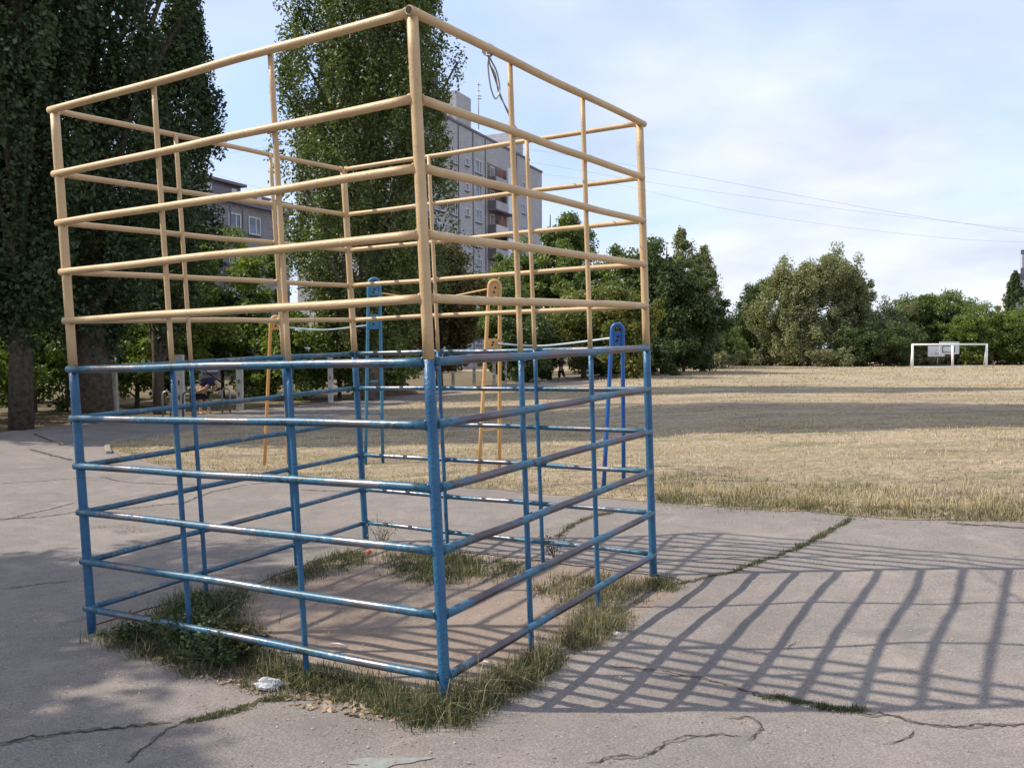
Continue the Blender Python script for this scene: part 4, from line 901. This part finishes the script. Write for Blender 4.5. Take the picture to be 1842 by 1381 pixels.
# ------------------------------------------------------------------ people (skin-modifier bodies)
def skin_body(name, pts, edges, rads, mats, root_i=0):
    me = bpy.data.meshes.new(name); me.from_pydata([tuple(p) for p in pts], edges, []); o = bpy.data.objects.new(name, me); COL.objects.link(o)
    md = o.modifiers.new('skin', 'SKIN'); md.use_smooth_shade = True
    for i, r_ in enumerate(rads): me.skin_vertices[0].data[i].radius = (r_, r_)
    me.skin_vertices[0].data[root_i].use_root = True
    ss = o.modifiers.new('sub', 'SUBSURF'); ss.levels = 1; ss.render_levels = 1
    for m_ in mats: me.materials.append(m_)
    return o
MT['skin'] = simple('skin', (.42, .24, .16), .6, var=.05); MT['navy'] = simple('navy_cloth', (.022, .022, .05), .9); MT['blackc'] = simple('black_cloth', (.02, .018, .022), .9); MT['maroon'] = simple('maroon_cloth', (.08, .03, .035), .9); MT['hair'] = simple('dark_hair', (.02, .015, .012), .8); MT['redshoe'] = simple('red_shoe', (.4, .08, .05), .7)
def clone_part(root, name, pts, edges, rads, m):
    o = skin_body(name, pts, edges, rads, [m]); o.parent = root; return o
g = G(372, 744); k = dsize(1, g[1])              # metres per photo pixel there
def q(px, py, dy=0): return np.array([(px-372)*k, dy, (744-py)*k])
pr = empty('person', tuple(g), 'person in a dark navy shirt and shorts bending far forward beside the path', 'person')
pts = [q(362, 700), q(370, 688), q(382, 681), q(392, 690), q(394, 700),      # pelvis, waist, chest, neck, head
       q(362, 712, -.09), q(364, 726, -.09), q(362, 741, -.09), q(368, 744, -.2),   # near leg
       q(366, 712, .1), q(371, 726, .12), q(374, 741, .12), q(380, 744, .05),
       q(384, 686, -.17), q(374, 698, -.2), q(362, 703, -.16), q(358, 703, -.15), q(384, 686, .17), q(380, 700, .2), q(374, 712, .15)]
ed = [(0, 1), (1, 2), (2, 3), (3, 4), (0, 5), (5, 6), (6, 7), (7, 8), (0, 9), (9, 10), (10, 11), (11, 12), (2, 13), (13, 14), (14, 15), (15, 16), (2, 17), (17, 18), (18, 19)]
clone_part(pr, 'body', pts, ed, [.13, .13, .14, .06, .10, .085, .055, .04, .035, .085, .055, .04, .035, .05, .04, .032, .03, .05, .04, .03], MT['skin'])
clone_part(pr, 'shirt', [q(364, 697), q(371, 686), q(381, 679), q(389, 684), q(384, 686, -.17), q(379, 692, -.2), q(384, 686, .17), q(381, 694, .2)], [(0, 1), (1, 2), (2, 3), (2, 4), (4, 5), (2, 6), (6, 7)], [.19, .205, .20, .10, .095, .085, .095, .085], MT['navy'])
clone_part(pr, 'shorts', [q(362, 701), q(362, 712, -.09), q(363, 720, -.09), q(366, 712, .1), q(369, 720, .1)], [(0, 1), (1, 2), (0, 3), (3, 4)], [.20, .13, .105, .13, .105], MT['blackc'])
clone_part(pr, 'hair', [q(393, 697), q(396, 703)], [(0, 1)], [.11, .10], MT['hair'])
g = G(1008, 683); k = dsize(1, g[1])
def q(px, py, dy=0): return np.array([(px-1008)*k, dy, (683-py)*k])
pr = empty('person', tuple(g), 'standing person in dark clothes at the end of the path by the trees', 'person')
pts = [q(1009, 662), q(1009, 656), q(1010, 650), q(1011, 646), q(1012, 642), q(1006, 672, 0), q(1006, 681, 0), q(1003, 683, -.1), q(1013, 671, .05), q(1016, 679, .1), q(1018, 681, 0),
       q(1005, 650), q(1004, 656), q(1008, 655, -.2), q(1015, 650), q(1018, 655, -.05), q(1013, 654, -.2)]
ed = [(0, 1), (1, 2), (2, 3), (3, 4), (0, 5), (5, 6), (6, 7), (0, 8), (8, 9), (9, 10), (2, 11), (11, 12), (12, 13), (2, 14), (14, 15), (15, 16)]
clone_part(pr, 'body', pts, ed, [.11, .11, .12, .05, .085, .06, .04, .03, .06, .04, .03, .05, .04, .03, .05, .04, .03], MT['skin'])
clone_part(pr, 'shirt', [q(1009, 661), q(1009, 656), q(1010, 650), q(1005, 650), q(1004, 655), q(1015, 650), q(1017, 654)], [(0, 1), (1, 2), (2, 3), (3, 4), (2, 5), (5, 6)], [.14, .14, .15, .07, .055, .07, .055], MT['maroon'])
clone_part(pr, 'trousers', [q(1009, 662), q(1006, 672, 0), q(1006, 680, 0), q(1013, 671, .05), q(1016, 678, .1)], [(0, 1), (1, 2), (0, 3), (3, 4)], [.135, .09, .065, .09, .065], MT['blackc'])
clone_part(pr, 'hair', [q(1012, 640.5), q(1012, 642)], [(0, 1)], [.09, .085], MT['hair'])
for px_, py_, dy in ((1003, 682, -.1), (1018, 680, 0)):
    clone_part(pr, 'shoe', [q(px_, py_, dy), q(px_+3, py_-.3, dy+.05)], [(0, 1)], [.05, .045], MT['redshoe'])
bg_ = G(988, 683); b = MB(); kk = dsize(1, bg_[1]); b.box((bg_[0], bg_[1], bg_[2]+.14), (.3, .2, .28)); b.tube([(bg_[0]-.1, bg_[1], bg_[2]+.28), (bg_[0], bg_[1], bg_[2]+.38), (bg_[0]+.1, bg_[1], bg_[2]+.28)], .015, 6)
tag(b.build('bag', MT['blackc'], loc=tuple(bg_), smooth=False), 'small black bag on the ground left of the standing person', 'bag')

# ------------------------------------------------------------------ grass blades
def blades(name, P, h, w, lean, v, material, label=None, seed=0, kind='stuff', dry_bend=.5, dz=-.01, simple=False):
    r = np.random.default_rng(seed); n = len(P)
    z = gz(P[:, 0], P[:, 1])+dz; B = np.stack([P[:, 0], P[:, 1], z], 1)
    a = r.random(n)*6.283; dr = np.stack([np.cos(a), np.sin(a), np.zeros(n)], 1); sd_ = np.stack([-np.sin(a), np.cos(a), np.zeros(n)], 1)
    a2 = r.random(n)*6.283; sd_ = np.stack([np.cos(a2), np.sin(a2), np.zeros(n)], 1)
    nv_ = np.array([noise.noise((float(a_)*5, float(b_)*5, 3.7))+.6*noise.noise((float(a_)*17, float(b_)*17, 9.1)) for a_, b_ in zip(P[:, 0], P[:, 1])])
    h = h*np.clip(1+.9*nv_, .35, 2.); v = np.clip(v+.42*nv_*np.sign(r.random(n)-.12), 0, 1)
    h = h[:, None]; w = w[:, None]; ln = (lean*r.random(n))[:, None]; up = np.array([0, 0, 1.])
    tip = B+up*h*(1-.62*ln)+dr*ln*h*1.05
    if simple:
        V = np.stack([B-sd_*w, B+sd_*w, tip], 1).reshape(-1, 3); T3 = np.arange(n*3).reshape(-1, 3)
        o = npmesh(name, V, T3, np.repeat(np.clip(v, 0, 1), 3), material, 3); o['kind'] = kind
        if label: o['label'] = label
        return o
    m1 = B+up*h*(.58-.12*ln)+dr*ln*h*.35
    V = np.stack([B-sd_*w, B+sd_*w, m1+sd_*w*.7, m1-sd_*w*.7, tip], 1).reshape(-1, 3); i = np.arange(n)*5
    T3 = np.concatenate([np.stack([i, i+1, i+2], 1), np.stack([i, i+2, i+3], 1), np.stack([i+3, i+2, i+4], 1)])
    o = npmesh(name, V, T3, np.repeat(np.clip(v, 0, 1), 5), material, 3)
    if kind: o['kind'] = kind
    if label: o['label'] = label
    return o
def scatter(px_poly, n, seed, clump=0, sig=.04):
    poly = gp(*px_poly); A = np.array(poly); lo, hi = A.min(0), A.max(0); r = np.random.default_rng(seed); out = np.zeros((0, 2))
    m = n if not clump else clump
    while len(out) < m:
        q_ = lo+(hi-lo)*r.random((m*3, 2)); out = np.concatenate([out, q_[inside(poly, q_[:, 0], q_[:, 1])]])
    out = out[:m]
    if clump:
        c = out[r.integers(0, m, n)]; out = c+r.normal(0, sig, (n, 2))
    return out
def patch(name, px, n, seed, h=(.04, .12), w=.0022, lean=.9, dry=.3, clump=0, sig=.05, mt='grass', label=None):
    lean = 1.15; n = int(n*.62); P = scatter(px, n, seed, clump//2, sig*1.5) if clump else scatter(px, n, seed); r = np.random.default_rng(seed+1)
    n = len(P); hh = h[0]+(h[1]-h[0])*r.random(n)**2.2; v = np.where(r.random(n) < min(.9, dry+.08), .6+.4*r.random(n), .45*r.random(n)+.1)
    return blades(name, P, hh, np.full(n, w), lean, v, MT[mt], label, seed+2)
# front band of grass between left and near corner, outside of the soil
patch('grass', [(165, 1150), (240, 1135), (420, 1160), (560, 1195), (700, 1235), (830, 1262), (835, 1296), (760, 1296), (690, 1270), (600, 1262), (520, 1240), (450, 1235), (350, 1215), (250, 1180), (190, 1160)], 16000, 101, (.03, .13), dry=.28, clump=260, sig=.03, label='ragged green grass along the front foot of the cage')
patch('grass', [(450, 1200), (560, 1200), (700, 1236), (830, 1262), (850, 1285), (800, 1300), (720, 1285), (620, 1255), (520, 1238)], 9000, 102, (.05, .16), dry=.3, clump=90, sig=.035, label='taller grass between the front uprights and the near corner')
patch('grass', [(740, 1265), (800, 1250), (845, 1270), (840, 1300), (790, 1306), (735, 1296)], 3400, 103, (.08, .24), dry=.45, clump=22, sig=.03, label='tuft of long grass around the near corner post')
patch('grass', [(850, 1262), (900, 1225), (960, 1185), (1000, 1185), (985, 1205), (920, 1245), (870, 1272)], 6500, 104, (.04, .15), dry=.35, clump=60, sig=.03, label='grass line right of the near corner post')
patch('grass', [(1000, 1175), (1040, 1130), (1090, 1090), (1130, 1100), (1100, 1130), (1040, 1170)], 6000, 105, (.04, .15), dry=.7, clump=45, sig=.04, label='straw coloured grass around the middle right upright')
patch('grass', [(960, 1060), (1000, 1035), (1090, 1035), (1180, 1050), (1150, 1075), (1090, 1085), (1010, 1080)], 5200, 106, (.03, .13), dry=.65, clump=50, sig=.05, label='sparse dry grass inside the right corner of the cage')
patch('grass', [(1140, 1045), (1190, 1032), (1255, 1045), (1210, 1062), (1160, 1066)], 2200, 107, (.02, .07), dry=.15, clump=30, sig=.03, label='low green weeds at the right corner post')
patch('grass', [(700, 1000), (760, 995), (860, 1005), (940, 1020), (930, 1042), (850, 1048), (760, 1045), (710, 1022)], 15000, 108, (.02, .10), dry=.12, clump=150, sig=.05, label='thick low green weeds along the back foot of the cage')
patch('grass', [(470, 1050), (540, 1020), (620, 990), (665, 990), (655, 1010), (600, 1030), (520, 1052)], 7500, 109, (.02, .09), dry=.15, clump=90, sig=.04, label='low green weeds along the left back foot of the cage')
patch('grass', [(300, 1100), (340, 1075), (420, 1065), (440, 1090), (430, 1150), (380, 1170), (300, 1140)], 9000, 110, (.04, .15), dry=.2, clump=70, sig=.05, label='green weeds around the left front uprights inside the cage')
patch('grass', [(330, 1296), (400, 1278), (450, 1265), (500, 1248), (520, 1256), (450, 1276), (380, 1294), (335, 1302)], 6500, 111, (.01, .045), dry=.1, label='mossy grass growing in the crack at the lower left')
patch('grass', [(430, 1280), (520, 1250), (560, 1260), (500, 1262)], 1500, 112, (.01, .05), dry=.3)
for i, P in enumerate(MP[:3]):
    r = np.random.default_rng(130+i); n = (3600, 1500, 2200)[i]; q_ = P[r.integers(0, len(P), n)]+r.normal(0, .018, (n, 2))
    if i == 1: q_ = q_+r.normal(0, .01, (n, 2))
    blades('crack_grass', q_, .01+.035*r.random(n), np.full(n, .0022), .9, np.where(r.random(n) < .35, .8, .3)*r.random(n)+.1, MT['grass'], seed=140+i)
patch('grass', [(390, 955), (470, 950), (560, 968), (480, 972)], 1500, 113, (.01, .04), dry=.2); patch('grass', [(165, 948), (230, 945), (290, 955), (220, 962)], 900, 114, (.01, .04), dry=.2)
patch('grass', [(1180, 906), (1350, 919), (1530, 931), (1842, 941), (1990, 946), (1990, 905), (1842, 890), (1500, 868), (1180, 850)], 16000, 320, (.02, .09), w=.003, dry=.42, clump=420, sig=.09, label='green clumps in the dry grass near the field edge')
patch('grass', [(800, 868), (1180, 900), (1180, 830), (1000, 800), (800, 800)], 8000, 321, (.02, .07), w=.003, dry=.5, clump=260, sig=.09, label='green clumps in the dry grass behind the cage')
# field edge: band of taller greenish-straw grass, then dry grass with distance
def field_grass(name, lo, hi, x0, x1, n, h, w, seed, green, label):
    r = np.random.default_rng(seed); out = np.zeros((0, 2))
    while len(out) < n:
        Y = lo+(hi-lo)*r.random(n*2)**1.25; X = (-.45*Y*0+x0)+(x1-x0)*r.random(n*2); k_ = np.abs(X/Y) < .66
        nn = np.array([noise.noise((float(a)*.5, float(b)*.9, seed)) for a, b in zip(X[k_], Y[k_])]) if n < 60000 else np.zeros(k_.sum())
        XY = np.stack([X[k_], Y[k_]], 1)[nn > -.02+.1*math.sin(seed)]; m_ = m_field(XY[:, 0], XY[:, 1]); out = np.concatenate([out, XY[m_]])
    out = out[:n]; g_ = green(out) ; v = np.clip(.35+.65*r.random(n)-g_, 0, 1)
    blades(name, out, h[0]+(h[1]-h[0])*r.random(n)**2, w*(1+out[:, 1]*.07), .9, v, MT['straw'], label, seed+3, simple=lo > 10)
edgeY = lambda XY: np.clip(.42-(XY[:, 1]-(8.6))*.12, 0, .42)
field_grass('dry_grass', 7.5, 18, -9, 12, 62000, (.010, .075), .0034, 201, edgeY, 'straw coloured grass on the near part of the field')
field_grass('dry_grass', 16, 36, -9, 24, 52000, (.02, .085), .005, 202, lambda q_: .15+0*q_[:, 0], 'dry pale grass across the middle of the field')
field_grass('dry_grass', 34, 80, 4, 55, 22000, (.03, .13), .009, 203, lambda q_: .05+0*q_[:, 0], 'dry pale grass on the far part of the field')
# lush fringe at the asphalt edge
def fringe(pxs, n, seed, h, dry, off, mt='grass', label=None):
    P = polyline(pxs, .05, .03, seed); r = np.random.default_rng(seed); i = r.integers(0, len(P), n); q_ = P[i]+np.stack([r.normal(0, .03, n), np.abs(r.normal(0, off, n))*(.5+np.sin(i*.21)**2)+.02], 1)
    blades('edge_grass', q_, h[0]+(h[1]-h[0])*r.random(n)**1.8, .003+0*q_[:, 0], .9, np.where(r.random(n) < dry, .6+.4*r.random(n), .5*r.random(n)+.05), MT[mt], label, seed+4)
fringe([(1980, 946), (1842, 938), (1680, 936), (1530, 928), (1350, 916), (1180, 903)], 9000, 301, (.02, .13), .62, .5, label='tufty grass along the near edge of the field')
fringe([(1180, 903), (1050, 893), (930, 884), (800, 874), (650, 865), (440, 850), (290, 836), (192, 806)], 7000, 302, (.015, .08), .75, .35, label='short dry grass along the island edge')

fringe([(1980, 930), (1842, 924), (1680, 920), (1530, 912), (1350, 900), (1180, 888)], 6000, 303, (.03, .16), .9, .5, 'straw', label='pale dry stalks standing above the field edge')
# weeds: broad leaf plants at the cage
def weed(px, py, H, w, n, label, seed, leaf=.035, mt='weed', dead=False):
    g = G(px, py); r = np.random.default_rng(seed); root = empty('weed_plant', tuple(g), label, 'weed')
    b = MB(); tips = []
    for i in range(n):
        a = r.random()*6.28; rr = w*r.random()**.6; hh = H*(.5+.5*r.random()); tp_ = np.array([rr*math.cos(a), rr*math.sin(a), hh]); mid_ = tp_*[.5, .5, .6]
        b.tube([(0, 0, -.02), mid_, tp_], [.0035, .0028, .0015], 5, False); tips += [tp_*f+r.normal(0, .01, 3) for f in np.linspace(.35, 1, 6)]
    st = b.build('stems', MT['bark2'], loc=(0, 0, 0)); st.parent = root
    C = np.array(tips); V, Fq, v = leafcloud(C, np.ones((len(C), 3))*leaf*1.2, 5 if not dead else 2, leaf, seed+1, flat=.9); npmesh('leaves', V, Fq, v, MT[mt], 4, root)
weed(345, 1165, .22, .30, 60, 'bushy broad leaved weed at the foot of the second front upright', 401, .028)
weed(400, 1190, .17, .26, 55, 'dark leafy weed right of the bushy one in front of the cage', 402, .027)
weed(380, 1110, .17, .26, 45, 'leafy weed just inside the cage by the rear left upright', 403, .026)
weed(440, 1180, .20, .16, 14, 'browning leafy weed at the right end of the weed clump', 404, .035, 'leaf_rust')
weed(685, 985, .28, .16, 9, 'thin dry stalky weed at the back corner post', 405, .02, 'leaf_olive', True)
weed(1000, 1010, .26, .18, 8, 'thin reddish dry weed at the rear right upright', 406, .02, 'leaf_rust', True)
weed(250, 1150, .12, .25, 16, 'low flat weed right of the left corner post', 407, .03)

# litter
def crumple(px, py, s, mt, label, cat, name, seed, flat=.55):
    g = G(px, py); r = np.random.default_rng(seed); vs = []; n1, n2 = 8, 12
    for i in range(n1+1):
        th = math.pi*i/n1
        for j in range(n2):
            ph = 2*math.pi*j/n2; q_ = s*(1+.35*(r.random()-.5)*2); vs.append((g[0]+q_*math.sin(th)*math.cos(ph)*1.25, g[1]+q_*math.sin(th)*math.sin(ph)*.8, g[2]+s*flat*.75+q_*flat*math.cos(th)))
    b = MB(); b.add(vs, [(i*n2+j, (i+1)*n2+j, (i+1)*n2+(j+1) % n2, i*n2+(j+1) % n2) for i in range(n1) for j in range(n2)])
    return tag(b.build(name, mt, loc=tuple(g), smooth=False), label, cat)
m, t, o_ = mat('clear_plastic'); pp = princ(t, o_, (.75, .76, .78), .25, 0, .6, noise_n(t, 40, 4), .8, .01); pp.inputs['Transmission Weight'].default_value = .45; MT['plastic'] = m
MT['paper'] = simple('scrap_paper', (.62, .58, .52), .9, scale=30); MT['redbit'] = simple('red_wrapper', (.55, .06, .04), .5)
crumple(482, 1238, .055, MT['plastic'], 'crumpled clear plastic bag in the grass left of the near corner', 'plastic bag', 'plastic_bag', 501)
crumple(512, 1233, .022, MT['paper'], 'small crumpled pale scrap just right of the plastic bag', 'paper scrap', 'paper_scrap', 502)
crumple(636, 1170, .001, MT['paper'], 'tiny pale pebble on the soil inside the cage', 'pebble', 'pebble', 503)
crumple(664, 994, .022, MT['redbit'], 'small red wrapper beside the back corner of the cage', 'wrapper', 'red_wrapper', 504)
crumple(1110, 1142, .02, MT['paper'], 'pale scrap on the soil right of the middle right upright', 'paper scrap', 'paper_scrap', 505)
g = G(610, 1166); b = MB(); b.tube([G(596, 1162)+[0, 0, .012], G(608, 1163)+[0, 0, .02], G(625, 1167)+[0, 0, .012]], .006, 6); tag(b.build('white_strip', MT['paper'], loc=tuple(g)), 'short bent white strip lying on the soil inside the cage', 'plastic strip')
g = G(870, 1195); b = MB(); b.tube([G(866, 1190)+[0, 0, .01], G(890, 1198)+[0, 0, .01]], .004, 6); tag(b.build('pale_twig', MT['paper'], loc=tuple(g)), 'thin pale twig on the soil near the right front bar', 'twig')
def litter(poly, n, seed, size, label, mt='litter'):
    P = scatter(poly, n, seed); r = np.random.default_rng(seed); Z = gz(P[:, 0], P[:, 1])+.006; C = np.stack([P[:, 0], P[:, 1], Z], 1)
    V, Fq, v = leafcloud(C, np.ones((n, 3))*.004, 1, size, seed, flat=3); o = npmesh('leaf_litter', V, Fq, v, MT[mt], 4); o['kind'] = 'stuff'; o['label'] = label
litter([(480, 1255), (560, 1240), (640, 1262), (740, 1290), (700, 1300), (600, 1285), (520, 1268)], 170, 601, .035, 'dry leaves and scraps along the front edge of the soil')
litter([(200, 1150), (400, 1215), (520, 1245), (450, 1250), (300, 1205)], 120, 602, .03, 'dry leaves under the front weeds')
litter([(560, 1060), (700, 1010), (980, 1060), (1100, 1100), (900, 1230), (700, 1210), (520, 1140)], 260, 603, .016, 'small dry bits scattered on the bare soil')
litter([(980, 1090), (1180, 1050), (1150, 1100), (1000, 1200), (900, 1250)], 120, 604, .022, 'dry leaves along the right edge of the soil')
litter([(860, 1381), (1842, 1381), (1842, 960), (1250, 940), (1200, 1100), (860, 1320)], 620, 605, .013, 'tiny pale bits scattered over the asphalt')
litter([(0, 1381), (860, 1381), (820, 1320), (300, 1230), (150, 1150), (0, 1000)], 380, 606, .013, 'tiny pale bits over the shaded asphalt')
litter([(200, 800), (600, 775), (900, 850), (400, 840)], 160, 607, .035, 'dead leaves on the dry grass island')
litter([(0, 760), (600, 718), (600, 735), (0, 775)], 260, 608, .06, 'dead leaves along the far side of the path')
for o in ORIG:
    if '_o' in o: del o['_o']
for o in list(bpy.data.objects):
    if '_o' in o: del o['_o']
